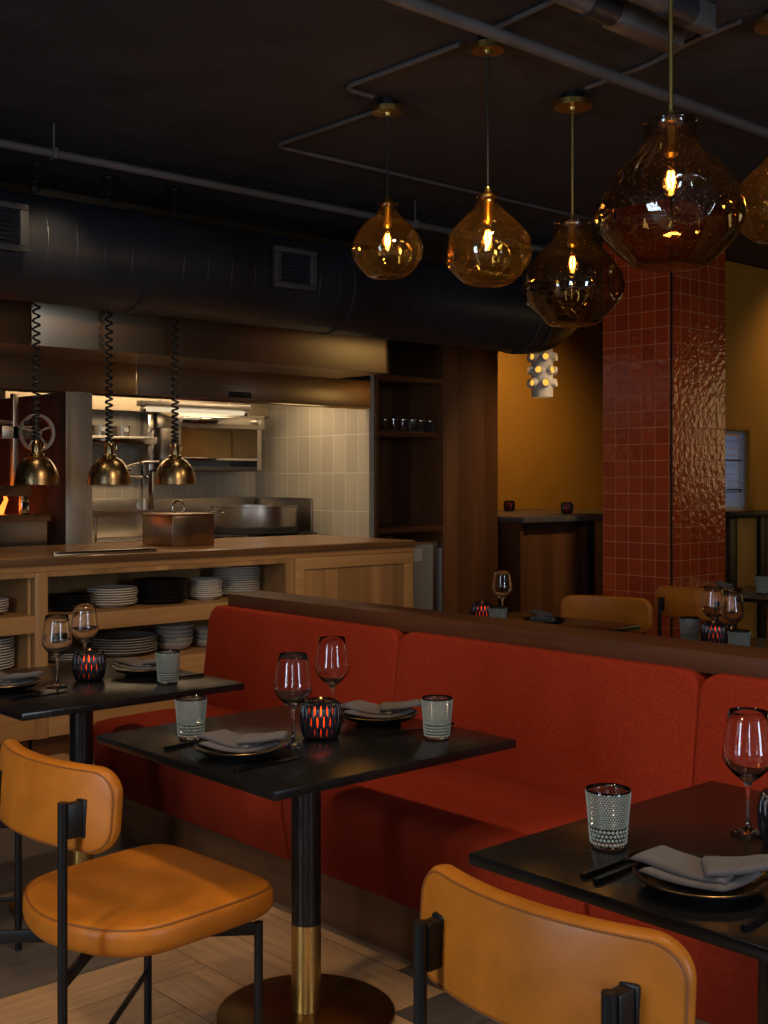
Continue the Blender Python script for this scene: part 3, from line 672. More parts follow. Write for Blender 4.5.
tp = thing('pot_filler_tap', 'steel swivel tap beside the prep tray on the kitchen line', 'tap', (3.87, 7.5, 1.002))
MB().lathe([(0, 0), (.03, 0), (.03, .01), (.014, .016), (.014, .15), (0, .15)], 16).build('body', M['chrome'], tp)
MB().tube([(0, 0, .14), (0, 0, .19), (.03, -.02, .215), (.10, -.05, .215), (.12, -.055, .18)], .011, 10).build('spout', M['chrome'], tp)
for s in (-1, 1): MB().lathe([(0, 0), (.02, 0), (.024, .01), (.02, .03), (0, .03)], 12, (s * .035, 0, .06), axis='X').build('valve', M['chrome'], tp)
# wall shelves and broiler
ws = thing('wall_shelf', 'steel wall shelf with small pans left of the broiler', 'shelf', (0, 0, 0))
MB().box(4.05, 4.92, 8.08, 8.36, 1.735, 1.76, .003).build('board', M['chrome'], ws)
MB().box(4.05, 4.92, 8.07, 8.079, 1.72, 1.775, .002).build('lip', M['chrome'], ws)
for x in (4.10, 4.86): MB().box(x, x + .02, 8.10, 8.37, 1.60, 1.734, .002).build('bracket', M['steel'], ws)
sp_ = thing('gastro_pan', '', 'pan')
MB().lathe([(0, 0), (.06, 0), (.068, .09), (.074, .092), (.074, .096), (.064, .096), (.057, .006), (0, .006)], 24).build('body', M['steel'], sp_)
MB().box(-.02, .02, -.076, -.070, .05, .085).build('label_tab', M['paper'], sp_)
sk = Kind(sp_)
for k, lab in enumerate(('left steel pan on the wall shelf behind lamps', 'middle steel pan on the wall shelf behind lamps', 'right steel pan on the wall shelf behind lamps')): sk.put((4.30 + k * .19, 8.2, 1.761), 0, lab, 'steel pans on the wall shelf')
sal = thing('salamander_broiler', 'steel salamander broiler hung on the tiled kitchen wall', 'broiler', (0, 0, 0))
MB().box(5.02, 5.86, 7.95, 8.37, 1.855, 1.975, .006).build('body', M['steel'], sal)
MB().box(5.06, 5.70, 7.93, 7.949, 1.885, 1.945, .004).build('front_panel', M['chrome'], sal)
MB().lathe([(0, -.035), (.022, -.035), (.028, -.004), (.028, 0), (0, 0)], 18, (5.78, 7.949, 1.915), axis='Y').build('knob', M['chrome'], sal)
for x0, x1 in ((5.04, 5.07), (5.80, 5.84)): MB().box(x0, x1, 7.97, 8.36, 1.53, 1.854).build('side_frame', M['steel'], sal)
MB().box(5.07, 5.80, 7.98, 8.36, 1.60, 1.62, .002).build('rack', M['chrome'], sal)
MB().box(5.07, 5.80, 8.0, 8.36, 1.515, 1.55, .002).build('drip_tray', M['soot'], sal)
MB().box(5.075, 5.795, 8.33, 8.36, 1.63, 1.854).build('back_plate', M['brass_dark'], sal)
up = MB().box(4.955, 5.005, 8.26, 8.34, 1.001, 1.979, .004).build('steel_upright', M['chrome']); tag(up, 'vertical steel channel between wall shelf and broiler', 'post')
gp = thing('gas_pipe', 'bent steel pipe with valves on kitchen wall below the shelf', 'pipe', (0, 0, 0))
MB().tube([(4.62, 8.30, 1.52), (4.70, 8.30, 1.52), (4.80, 8.28, 1.56), (4.90, 8.235, 1.585), (5.03, 8.235, 1.59)], .016, 10).build('pipe', M['chrome'], gp)
MB().tube([(4.55, 8.33, 1.47), (4.94, 8.33, 1.47)], .016, 10).build('lower_pipe', M['chrome'], gp)
for x in (4.64, 4.78): MB().lathe([(0, -.03), (.026, -.03), (.026, .03), (0, .03)], 14, (x, 8.30, 1.53), axis='X').build('valve', M['chrome'], gp)

# wood grill -----------------------------------------------------------------
wg = thing('wood_grill', 'wood fired grill with crank wheel and flames behind the pass', 'grill', (0, 0, 0))
MB().box(2.3, 3.46, 6.97, 7.35, 1.0, 1.225, .004).build('front_box', M['steel'], wg)
MB().box(2.29, 3.475, 6.958, 6.969, 1.19, 1.232, .002).build('front_lip', M['brown_steel'], wg)
MB().box(2.3, 3.46, 7.36, 8.2, 0, 1.10).build('hearth', M['brick'], wg)
MB().box(2.3, 3.36, 6.98, 7.05, 1.345, 1.41, .003).build('top_channel', M['brown_steel'], wg)
for x in (2.35, 2.9, 3.30): MB().box(x, x + .05, 6.99, 7.03, 1.226, 1.344, .003).build('upright', M['chrome'], wg)
MB().box(2.3, 3.46, 8.22, 8.28, 1.0, 1.9).build('rear_wall', M['soot'], wg)
fl = random.Random(3)
for k in range(16):
    x = 2.55 + .055 * k; y = 7.5 + fl.uniform(-.10, .15); h = fl.uniform(.16, .34)
    mb = MB(); mb.tube([(x, y, 1.13), (x + fl.uniform(-.03, .03), y, 1.13 + h * .35), (x + fl.uniform(-.04, .04), y, 1.13 + h * .7), (x + fl.uniform(-.05, .05), y, 1.13 + h)], .036, 8, r1=.003); mb.build('flame', M['fire'], wg)
for k in range(5): MB().cyl((2.5 + k * .18, 7.42, 1.135), (2.62 + k * .18, 7.75, 1.15), .04, 10).build('log', M['ember'], wg)
wc = Vector((3.415, 7.02, 1.74))
mb = MB(); mb.lathe([(.100, -.010), (.118, -.012), (.118, .012), (.100, .010)], 40, tuple(wc), axis='Y', closed=True)
wh = mb.build('crank_wheel', M['steel_clad'], wg)
mb = MB()
for k in range(5):
    a = 2 * PI * k / 5 + .4; mb.cyl(wc, wc + Vector((math.cos(a), 0, math.sin(a))) * .104, .008, 8)
mb.lathe([(0, -.02), (.026, -.02), (.026, .02), (0, .02)], 18, tuple(wc), axis='Y'); mb.build('spokes', M['steel_clad'], wh)
MB().cyl(wc + Vector((-.085, -.013, .06)), wc + Vector((-.085, -.075, .06)), .012, 10).build('crank_handle', M['black'], wh)
MB().box(3.27, 3.305, 7.045, 7.09, 1.411, 1.98, .003).build('wheel_post', M['steel'], wg)
MB().box(3.20, 3.40, 7.045, 7.08, 1.70, 1.78, .003).build('gear_box', M['steel'], wg)
MB().cyl((2.35, 7.07, 1.80), (3.27, 7.07, 1.80), .014, 12).build('axle', M['steel'], wg)
for x in (3.16, 2.8): MB().cyl((x, 7.07, 1.42), (x, 7.07, 1.80), .007, 8).build('chain', M['soot'], wg)
for k, (x, z) in enumerate(((3.03, 1.58), (3.12, 1.60))):
    t = thing('ladle', ('left', 'right')[k] + ' dark hanging ladle beside the grill crank wheel', 'ladle', (x - .01, 6.965, z))
    MB().tube([(0, .07, .21), (0, .045, .225), (0, .03, .20), (0, .03, .02), (0, .02, 0)], .005, 8).build('handle', M['chrome'], t)
    MB().lathe([(0, -.045), (.022, -.038), (.034, -.015), (.036, 0), (.033, 0), (.030, -.014), (.019, -.034), (0, -.040)], 18, (0, 0, 0)).build('cup', M['steel'], t)

# ------------------------------------------------------------------ ductwork and pipes
dz, dy, dr = 2.657, 5.90, .277
dt = thing('air_duct', 'large dark round spiral air duct under the ceiling', 'duct', (0, 0, 0))
mb = MB(); rings = []
path = [(Vector((-1.8, dy, dz)), Vector((1, 0, 0)))] + [(Vector((x, dy, dz)), Vector((1, 0, 0))) for x in (1, 3, 5, 6.70)]
def ring(c, d, r, n=48):
    u = Vector((0, 1, 0)); w = d.cross(u); return [c + (u * math.cos(2 * PI * k / n) + w * math.sin(2 * PI * k / n)) * r for k in range(n)]
mb.loft([ring(c, d, dr) for c, d in path]); mb.build('straight_run', M['duct'], dt)
mb = MB(); R = .40; rr = []
for k in range(9):
    a = PI / 2 * k / 8; c = Vector((6.72 + R * math.sin(a), dy, dz + R * (1 - math.cos(a)))); rr.append(ring(c, Vector((math.cos(a), 0, math.sin(a))), dr + .004))
rr.append(ring(Vector((7.12, dy, H_CEIL - .002)), Vector((0, 0, 1)), dr + .004)); mb.loft(rr); mb.build('elbow', M['duct'], dt)
for x in (3.42, 4.86, 6.62):
    MB().lathe([(dr + .001, -.03), (dr + .010, -.026), (dr + .010, .026), (dr + .001, .03)], 48, (x, dy, dz), axis='X').build('collar', M['duct'], dt)
for k in range(34):
    x = 1.2 + k * .16
    if min(abs(x - q) for q in (3.42, 4.86, 6.62)) < .05: continue
    MB().lathe([(dr - .001, -.006), (dr + .0014, 0), (dr - .001, .006)], 40, (x, dy, dz), axis='X').build('seam', M['duct'], dt)
def register(x0, x1, lab):
    g = thing('air_register', lab, 'vent', (0, 0, 0)); y = 5.56
    MB().box(x0, x1, y + .03, 5.621, 2.575, 2.79, .003).build('box', M['duct'], g)
    mb = MB().box(x0 - .008, x1 + .008, y, y + .029, 2.565, 2.595, .003).box(x0 - .008, x1 + .008, y, y + .029, 2.77, 2.80, .003).box(x0 - .008, x0 + .035, y, y + .029, 2.596, 2.769, .003).box(x1 - .035, x1 + .008, y, y + .029, 2.596, 2.769, .003)
    mb.build('frame', M['grille'], g)
    for k in range(7):
        z = 2.612 + k * .0235
        MB().box(x0 + .037, x1 - .037, -.010, .010, -.002, .002, mtx=Matrix.Translation((0, y + .017, z)) @ Matrix.Rotation(.5, 4, 'X')).build('louvre', M['duct'], g)
    mb = MB()
    for k in range(8): mb.box(x0 + .05 + k * (x1 - x0 - .1) / 7 - .002, x0 + .05 + k * (x1 - x0 - .1) / 7 + .002, y + .026, y + .029, 2.6, 2.765)
    mb.build('bars', M['duct'], g)
register(4.185, 4.475, 'grey vent grille on the dark duct above the broiler')
register(2.36, 2.655, 'grey vent grille on the dark duct at left edge')

def arc(p, q, r, n=6):  # helper: polyline with rounded corners
    return p
def bent(pts, r=.06):
    pts = [Vector(p) for p in pts]; out = [pts[0]]
    for a, b, c in zip(pts[:-2], pts[1:-1], pts[2:]):
        d1 = (a - b).normalized(); d2 = (c - b).normalized(); p1 = b + d1 * r; p2 = b + d2 * r
        for k in range(7):
            t = k / 6; out.append(p1 * (1 - t) ** 2 + b * 2 * t * (1 - t) + p2 * t * t)
    out.append(pts[-1]); return out
def pipe(name, pts, r, label, clamps=()):
    t = thing(name, label, 'pipe', (0, 0, 0))
    MB().tube(bent(pts, max(.07, r * 2.5)), r, 14).build('tube', M['pipe'], t)
    for c in clamps:
        c = Vector(c); MB().box(c.x - .012, c.x + .012, c.y - r - .006, c.y + r + .006, c.z - r - .006, c.z + r + .004, .003).cyl((c.x, c.y, c.z + r), (c.x, c.y, H_CEIL - .001), .005, 8).build('hanger', M['pipe'], t)
pipe('ceiling_pipe', [(-1.8, 5.47, 3.05), (8.0, 5.47, 3.05)], .021, 'long grey pipe under ceiling above the air duct', [(2.75, 5.47, 3.05), (5.2, 5.47, 3.05)])
pipe('ceiling_pipe', [(-.5, 3.03, 3.10), (9.5, 3.03, 3.10)], .024, 'thick grey pipe crossing behind the large smoky pendant', [(5.6, 3.03, 3.10)])
zc = H_CEIL - .013
pipe('conduit', [(7.8, 5.03, zc), (3.77, 5.03, zc), (3.77, 4.22, zc)], .011, 'thin conduit with bend running behind the smallest amber pendant')
pipe('conduit', [(3.62, 4.085, zc), (3.44, 4.085, zc), (3.44, 3.36, zc)], .011, 'thin bent conduit linking the two amber pendants on black cords')
pipe('cable', [(4.24, 3.36, zc), (4.20, 3.0, zc), (4.10, 2.72, zc), (4.06, 2.48, zc)], .011, 'dark cable linking smoky pendant to amber pendant at right edge')
pipe('conduit', [(3.22, 2.30, zc), (3.36, 2.62, zc), (3.42, 3.16, zc)], .011, 'thin conduit running to the large smoky pendant mount')
def strut(x0, x1, y, w, lab):
    t = thing('ceiling_track', lab, 'fixture', (0, 0, 0))
    MB().box(x0 + .35, x1, y - w / 2, y + w / 2, H_CEIL - .10, H_CEIL - .001, .004).build('housing', M['pipe'], t)
    MB().cyl((x0 - .8, y, H_CEIL - .052), (x0 + .30, y, H_CEIL - .052), .048, 20).build('tube', M['pipe'], t)
    MB().cyl((x0 + .20, y, H_CEIL - .052), (x0 + .349, y, H_CEIL - .052), .055, 20).build('coupling', M['duct'], t)
strut(3.185, 3.93, 2.685, .09, 'grey box ended conduit on ceiling left of the tall brass rod')
strut(3.39, 3.88, 2.50, .06, 'short grey box ended conduit on ceiling right of the brass rod')

# ------------------------------------------------------------------ glass pendants
def pendant(x, y, zt, Hh, R, big, rod, label, dents, glass, canopy_r):
    t = thing('glass_pendant', label, 'lamp', (x, y, 0), 0, 'blown glass pendants over the banquette')
    if big: pr = [(0, .36), (.012, .385), (.03, .355), (.09, .35), (.14, .365), (.19, .41), (.24, .51), (.29, .63), (.35, .74), (.42, .84), (.50, .93), (.58, .985), (.65, 1), (.72, .975), (.80, .89), (.87, .76), (.93, .63), (.98, .52), (1.0, .44), (1.0, .0)]
    else: pr = [(0, .27), (.012, .29), (.03, .25), (.09, .25), (.14, .30), (.20, .43), (.27, .60), (.35, .76), (.44, .89), (.54, .975), (.63, 1), (.71, .985), (.79, .93), (.87, .81), (.93, .68), (.98, .56), (1.0, .46), (1.0, .0)]
    # resample smoothly
    fine = []
    for k in range(len(pr) - 1):
        for s in range(3):
            f = s / 3; fine.append((pr[k][0] + (pr[k + 1][0] - pr[k][0]) * f, pr[k][1] + (pr[k + 1][1] - pr[k][1]) * f))
    fine.append(pr[-1])
    for _ in range(1):
        fine = [fine[0]] + [((a[0] + 2 * b[0] + c[0]) / 4, (a[1] + 2 * b[1] + c[1]) / 4) for a, b, c in zip(fine[:-2], fine[1:-1], fine[2:])] + [fine[-1]]
    prof = [(r * R, zt - f * Hh) for f, r in fine]
    ds = [(Vector((math.cos(a) * R * .96, math.sin(a) * R * .96, zt - Hh * .62)), rr * R) for a, rr in dents]
    def fn(p, a, r, z):
        wob = 1 + .018 * math.sin(a * 2 + x * 5) + .012 * math.sin(a * 3 + 1 + y * 3) if r > .3 * R else 1
        p = Vector((p.x * wob, p.y * wob, p.z))
        for c, rad in ds:
            d = (p - c).length / rad
            if d < 1.25:
                k = .50 * rad * (max(0, 1 - d * d) ** .8) - .09 * rad * math.exp(-((d - 1.0) / .12) ** 2)
                n = Vector((p.x, p.y, 0)); n.normalize(); p = p - n * k
        return p
    mb = MB(); mb.lathe(prof, 96, fn=fn); g = mb.build('glass_shade', glass, t, sharp=1.4)
    # fittings
    zs = zt + .01
    MB().lathe([(0, zs + .02), (.012, zs + .02), (.016, zs), (.030 * (1.25 if big else 1), zs - .012), (.030 * (1.25 if big else 1), zs - .02), (.021, zs - .03), (.019, zs - .10), (.023, zs - .115), (.012, zs - .125), (0, zs - .125)], 28).build('socket', M['brass'], t)
    zb = zs - .125 - (.02 if not big else .035)
    MB().lathe([(0, zb + .02), (.010, zb + .015), (.011, zb), (.024, zb - .035), (.026, zb - .055), (.018, zb - .08), (0, zb - .09)], 24).build('bulb', M['bulbglass'], t)
    mb = MB()
    for k in range(4):
        a = k * PI / 2; mb.tube([(.007 * math.cos(a), .007 * math.sin(a), zb - .010), (.013 * math.cos(a), .013 * math.sin(a), zb - .035), (.007 * math.cos(a), .007 * math.sin(a), zb - .062)], .0028, 6)
    mb.build('filament', M['filament'], t)
    if rod: MB().cyl((0, 0, zs + .02), (0, 0, H_CEIL - .08), .0075, 12).build('rod', M['brass'], t)
    else: MB().cyl((0, 0, zs + .02), (0, 0, H_CEIL - .07), .0045, 10).build('cord', M['cord'], t)
    MB().lathe([(0, H_CEIL - .075), (.02, H_CEIL - .075), (.022, H_CEIL - .062), (canopy_r, H_CEIL - .060), (canopy_r, H_CEIL - .036), (0, H_CEIL - .036)], 36).build('canopy', M['brass'], t)
    MB().cyl((0, 0, H_CEIL - .0355), (0, 0, H_CEIL - .001), canopy_r * .62, 24).build('junction_box', M['black'], t)
    L = bpy.data.lights.new('bulb_light', 'POINT'); L.energy = BULB; L.color = (1, .60, .26); L.shadow_soft_size = .02
    lo = bpy.data.objects.new('bulb_light', L); COL.objects.link(lo); lo.location = (x, y, zb - .035)
BULB = 2.2
CA = TH + PI  # towards the camera
def pz(v, d): return 1.445 + (480 - v) * d / 1201
pendant(3.73, 4.11, pz(203, 5.55), .345, .167, False, False, 'smallest amber glass pendant on black cord, leftmost of the cluster', [(CA + .95, .42), (CA - 2.2, .4), (CA + 2.8, .4)], M['amber'], .072)
pendant(3.485, 3.25, pz(195, 4.75), .355, .170, False, False, 'amber glass pendant on black cord, second from left in the cluster', [(CA + 1.15, .42), (CA - 1.6, .4), (CA + 2.9, .4)], M['amber'], .066)
pendant(4.30, 3.485, pz(222, 5.47), .470, .228, True, True, 'smoky brown glass pendant on brass rod hanging lowest of the cluster', [(CA + .95, .34), (CA - 1.5, .34), (CA + 3.0, .34)], M['smoky'], .088)
pendant(3.20, 2.20, pz(121, 3.78), .462, .226, True, True, 'largest smoky brown glass pendant in front of the tiled column', [(CA + .0, .34), (CA + 2.1, .34), (CA - 2.1, .34)], M['smoky'], .088)
pendant(4.105, 2.345, pz(150, 4.53), .350, .172, False, True, 'amber glass pendant on brass rod cut by the right edge', [(CA + .5, .4), (CA + 2.6, .4)], M['amber'], .088)

# ------------------------------------------------------------------ banquette
def banquette():
    bq = thing('banquette', 'long rust red upholstered banquette with walnut back cap', 'bench', (0, 0, 0))
    Y1 = 4.40; seams = [Y1, 3.13, 1.88, .63, -.62, -1.6]
    MB().box(2.475, 2.96, -1.6, 4.34, 0, .185, .003).build('plinth', M['plinth'], bq)
    for a, b in zip(seams[:-1], seams[1:]):
        cy, B = (a + b) / 2, (a - b) / 2 - .006
        # seat: front face leans in towards the floor
        mb = MB(); prof = [(2.415, .192), (2.40, .205), (2.376, .33), (2.366, .42), (2.372, .452), (2.392, .468), (2.45, .474), (2.70, .478), (2.93, .470), (2.95, .45), (2.95, .192)]
        rings = []
        for s, k in ((-1, .02), (-1, .008), (-1, 0), (-.5, 0), (0, 0), (.5, 0), (1, 0), (1, .008), (1, .02)):
            yy = cy + s * (B - (0 if k else .012)) if abs(s) == 1 else cy + s * B
            if abs(s) == 1 and k: yy = cy + s * (B - (.0 if k == .02 else .004))
            sh = k if abs(s) == 1 else 0
            rings.append([Vector((2.66 + (x - 2.66) * (1 - sh * 1.2), yy, .33 + (z - .33) * (1 - sh * 1.2))) for x, z in prof])
        mb.loft(rings); mb.build('seat_cushion', M['fabric'], bq, sharp=.9)
    bs = [4.46, 3.225, 1.955, .68, -.6, -1.6]
    for a, b in zip(bs[:-1], bs[1:]):
        cy, B = (a + b) / 2, (a - b) / 2; Hb = .218
        def fn(x, y, z, cy=cy):
            zz = .675 + y; lean = .055 * (zz - .45) / .45
            return Vector((2.985 + lean - z, cy + x, zz))
        mb = MB(); mb.pad(rrect(B + .001, Hb,   .045 if a == bs[0] else .008), .11, .014, fn, dome=.006); mb.build('back_cushion', M['fabric'], bq)
    MB().box(3.085, 3.165, -1.6, 4.36, 0, .884).build('back_board', M['walnut_y'], bq)
    MB().box(3.020, 3.215, -1.6, 4.37, .885, .948, .004).build('back_cap', M['walnut_y'], bq)
    # matching seat on the far side of the back
    MB().box(3.22, 3.70, -1.6, 4.3, 0, .185, .003).build('rear_plinth', M['walnut_y'], bq)
    MB().box(3.216, 3.78, -1.6, 4.33, .19, .47, .03).build('rear_seat', M['fabric'], bq)
    return bq
banquette()

# ------------------------------------------------------------------ tables
def make_table():
    t = thing('dining_table', '', 'table')
    MB().box(-.408, .400, -.402, .404, .727, .75, .003).build('tabletop', M['table'], t)
    MB().cyl((0, 0, .25), (0, 0, .722), .040, 40).build('column', M['black_gloss'], t)
    MB().cyl((0, 0, .016), (0, 0, .249), .0405, 40).build('brass_sleeve', M['brass'], t)
    MB().lathe([(0, 0), (.240, 0), (.240, .010), (.234, .014), (0, .015)], 72).build('base_plate', M['brass_dark'], t)
    mb = MB().box(-.16, .16, -.02, .02, .7225, .7265).box(-.02, .02, -.16, .16, .7225, .7265); mb.build('spider', M['black'], t)
    return t
TK = Kind(make_table())
TM, TR, TL = (2.02, 2.553), (2.025, 1.154), (2.00, 3.775)
G = 'square black pedestal tables'
TK.put((*TM, 0), 0, 'square black pedestal table in the middle before the red banquette', G)
TK.put((*TR, 0), 0, 'square black pedestal table at the right edge, nearest the camera', G)
TK.put((*TL, 0), 0, 'square black pedestal table at the left edge before plate shelves', G)
TK.put((4.37, 3.85, 0), 0, 'black table beyond the banquette in front of the walnut panel', G)
TK.put((4.37, 2.66, 0), 0, 'black table beyond the banquette right before the tiled column', G)
TK.put((6.72, 3.86, 0), 0, 'black table right beside the tiled column, farthest from the camera', G)

# ------------------------------------------------------------------ chairs
def make_chair():
    t = thing('dining_chair', '', 'chair')
    def so(i):
        if i is None: return .22
        pts = []
        for k in range(72):
            a = 2 * PI * k / 72; c, s = math.cos(a), math.sin(a)
            n = 4.2 if c > 0 else 2.35
            ax = .250 - i; ay = .276 - i
            # blend exponents around the sides
            w = .5 + .5 * c; n = 2.0 + (6.0 - 2.0) * (w ** .9); ay *= .93 + .07 * c
            x = math.copysign(abs(c) ** (2 / n), c) * ax; y = math.copysign(abs(s) ** (2 / n), s) * ay
            pts.append((x, y))
        return pts
    def fs(x, y, z): return Vector((.300 + x, y, .448 + z + .006 * (x / .235)))
    mb = MB(); mb.pad(so, .070, .024, fs, dome=.010, steps=8); st = mb.build('seat', M['leather'], t)
    pts = [fs(x * 1.0, y * 1.0, .0285) for x, y in so(.007)]; MB().tube(pts + [pts[0]], .0022, 6, cap=False).build('seam', M['seam'], st)
    # backrest: bent pad
    def fb(x, y, z):
        th = z; xx = .036 + .95 * x * x
        n = Vector((1, -1.9 * x, 0)); n.normalize(); zz = .742 + y
        return Vector((xx + .08 * y, x, zz)) + n * th
    mb = MB(); mb.pad(rrect(.247, .091, .058, 10), .036, .014, fb, dome=.004); br = mb.build('backrest', M['leather'], t)
    for s in (-1,):
        pts = [fb(x, y, s * .0172) for x, y in rrect(.247, .091, .058, 10)(.008)]; MB().tube(pts + [pts[0]], .0018, 6, cap=False).build('seam', M['seam'], br)
    for s in (-1, 1):
        MB().cyl((0, s * .175, 0), (0, s * .175, .768), .0105, 16).build('leg', M['black'], t)
        MB().cyl((.485, s * .228, 0), (.485, s * .228, .405), .0105, 16).build('leg', M['black'], t)
        mb = MB().box(.006, .054, s * .175 - .0125, s * .175 + .0125, .690, .764, .004)
        mb.box(.040, .053, s * .175 - .016, s * .175 + .016, .686, .768, .004); mb.build('bracket', M['black'], t)
    def bar(p, q, w, h):
        p, q = Vector(p), Vector(q); d = q - p; L = d.length; a = math.atan2(d.y, d.x)
        return MB().box(0, L, -w / 2, w / 2, -h / 2, h / 2, .002, mtx=Matrix.Translation(p) @ Matrix.Rotation(a, 4, 'Z'))
    bar((.008, -.172, .390), (.478, .224, .390), .010, .030).build('seat_rail', M['black'], t)
    bar((.008, .172, .390), (.478, -.224, .390), .010, .0295).build('seat_rail', M['black'], t)
    bar((.008, -.172, .156), (.478, .224, .156), .012, .012).build('stretcher', M['black'], t)
    bar((.008, .172, .156), (.478, -.224, .156), .012, .0115).build('stretcher', M['black'], t)
    return t
CK = Kind(make_chair()); G = 'tan leather dining chairs'
CK.put((1.178, 2.498, 0), .055, 'tan leather chair pulled up to the middle table, seat in view', G)
CK.put((1.280, 1.155, 0), .03, 'tan leather chair in the right foreground, back towards the camera', G)
CK.put((1.155, 3.725, 0), 0, 'tan leather chair cut by the left edge at the left table', G)
CK.put((5.17, 3.93, 0), PI + .34, 'tan chair beyond the banquette, backrest top before the walnut panel', G)
CK.put((5.84, 3.90, 0), .15, 'brown chair beside the tiled column with its back and black post showing', G)
CK.put((5.22, 2.74, 0), PI + .1, 'tan chair cut by the right edge beyond the banquette cap', G)

# ------------------------------------------------------------------ tableware
def make_wineglass():
    t = thing('wine_glass', '', 'glass')
    outer = [(0, 0), (.034, 0), (.036, .0015), (.034, .0035), (.020, .006), (.008, .010), (.0048, .018), (.0040, .040), (.0042, .075), (.0060, .092), (.0085, .100), (.016, .105), (.030, .117), (.043, .132), (.0495, .146), (.0505, .153), (.0490, .166), (.0452, .192), (.0413, .217), (.0375, .240)]
    inner = [(.0366, .2405), (.0363, .2395), (.0401, .217), (.0440, .192), (.0478, .166), (.0492, .154), (.0482, .148), (.0418, .1345), (.0285, .1205), (.015, .1115), (.006, .1085), (0, .108)]
    MB().lathe(outer + inner, 48).build('body', M['clear'], t, sharp=2.0)
    return t
WK = Kind(make_wineglass()); G = 'stemmed wine glasses on the tables'
def wineglass(x, y, lab): WK.put((x, y, .7505), 0, lab, G)
def make_tumbler():
    t = thing('tumbler', '', 'glass')
    MB().lathe([(0, 0), (.030, 0), (.0325, .003), (.0340, .02), (.0375, .06), (.0415, .100), (.0430, .108), (.0415, .1090), (.0395, .100), (.0355, .06), (.0320, .02), (.028, .012), (0, .011)], 48).build('body', M['smoke'], t, sharp=2)
    # rows of raised beads: large hobnails low down, finer ones above, dentil rim
    mb = MB(); z = .010; row = 0
    while z < .104:
        f = z / .108; big = z < .040
        s = .0042 if big else .0026; n = 28 if big else 44
        r = .0328 + .0100 * f
        for k in range(n):
            a = 2 * PI * (k + (.5 if row % 2 else 0)) / n; c = Vector((r * math.cos(a), r * math.sin(a), z)); d = Vector((math.cos(a), math.sin(a), 0)); u = Vector((-d.y, d.x, 0))
            w = PI * r / n * .95; hh = s * .98
            top = mb.bm.verts.new(c + d * (s * .55)); q = [mb.bm.verts.new(c + u * (w * i) + Vector((0, 0, hh * j)) - d * .0004) for i, j in ((1, 0), (0, 1), (-1, 0), (0, -1))]
            for i in range(4): mb.bm.faces.new((q[i], q[(i + 1) % 4], top))
        z += s * 1.9 if big else s * 1.7; row += 1
    mb.build('bead_pattern', M['beads'], t, smooth=False)
    return t
M['beads'] = mat('pressed_glass_beads', (.30, .33, .295), .10, spec=.9)
def rim_beads(): pass
UK = Kind(make_tumbler()); G2 = 'pressed glass tumblers on the tables'
def tumbler(x, y, lab): UK.put((x, y, .7505), random.uniform(0, 1), lab, G2)
def make_candle():
    t = thing('candle_holder', '', 'candle')
    n = 38
    prof = [(.034, .0), (.043, .004), (.049, .018), (.0525, .040), (.0530, .065), (.0505, .085), (.0440, .098), (.0400, .102)]
    # liner
    MB().lathe([(.030, .003), (.040, .006), (.0455, .020), (.0485, .042), (.0490, .065), (.0465, .084), (.0410, .097)], 40).build('liner', M['liner'], t)
    mb = MB(); mb.lathe([(.038, .1035), (.0425, .1025), (.0445, .098), (.042, .095), (.0385, .098)], 40, closed=True); mb.build('rim', M['candle_rib'], t)
    mb = MB(); mb.lathe([(0, 0), (.036, 0), (.044, .004), (.046, .010), (.036, .010), (0, .006)], 40); mb.build('base', M['candle_rib'], t)
    mb = MB()
    for k in range(n):
        pts = []; a0 = 2 * PI * k / n
        for i in range(19):
            f = i / 18; z = .004 + f * .094
            rr = None
            for (r1, z1), (r2, z2) in zip(prof[:-1], prof[1:]):
                if z1 <= z <= z2 + 1e-6: rr = r1 + (r2 - r1) * (z - z1) / (z2 - z1); break
            rr = rr or prof[-1][0]
            a = a0 + (2 * PI / n) * .20 * math.sin(f * PI * 3.0 + (PI if k % 2 else 0)); pts.append((rr * math.cos(a), rr * math.sin(a), z))
        mb.tube(pts, .00445, 6)
    mb.build('ribs', M['candle_rib'], t, sharp=2)
    MB().lathe([(0, .008), (.019, .008), (.019, .040), (.012, .042), (0, .040)], 20).build('wax', M['wax'], t)
    MB().lathe([(0, .041), (.005, .050), (.0055, .058), (.003, .070), (0, .078)], 12).build('flame', M['candleflame'], t)
    return t
DK = Kind(make_candle()); G3 = 'dark ribbed candle holders'
def candle(x, y, z, lab, power=.10):
    DK.put((x, y, z), random.uniform(0, 1), lab, G3)
    if power:
        L = bpy.data.lights.new('candle_light', 'POINT'); L.energy = power; L.color = (1, .42, .12); L.shadow_soft_size = .006
        lo = bpy.data.objects.new('candle_light', L); COL.objects.link(lo); lo.location = (x - .020, y - .024, z + .075)
def make_plate():
    t = thing('dinner_plate', '', 'plate'); r = .112
    MB().lathe([(0, .004), (.055, .004), (.057, 0), (.064, 0), (.068, .006), (.095, .013), (.111, .024), (.1125, .0265), (.1105, .027), (.094, .017), (.066, .0115), (0, .010)], 56).build('body', M['plate_black'], t)
    MB().lathe([(.1108, .0265), (.1128, .0262), (.1133, .0275), (.112, .0285), (.1105, .0278)], 56, closed=True).build('rim', M['rim'], t)
    return t
PK = Kind(make_plate()); G4 = 'black place setting plates'
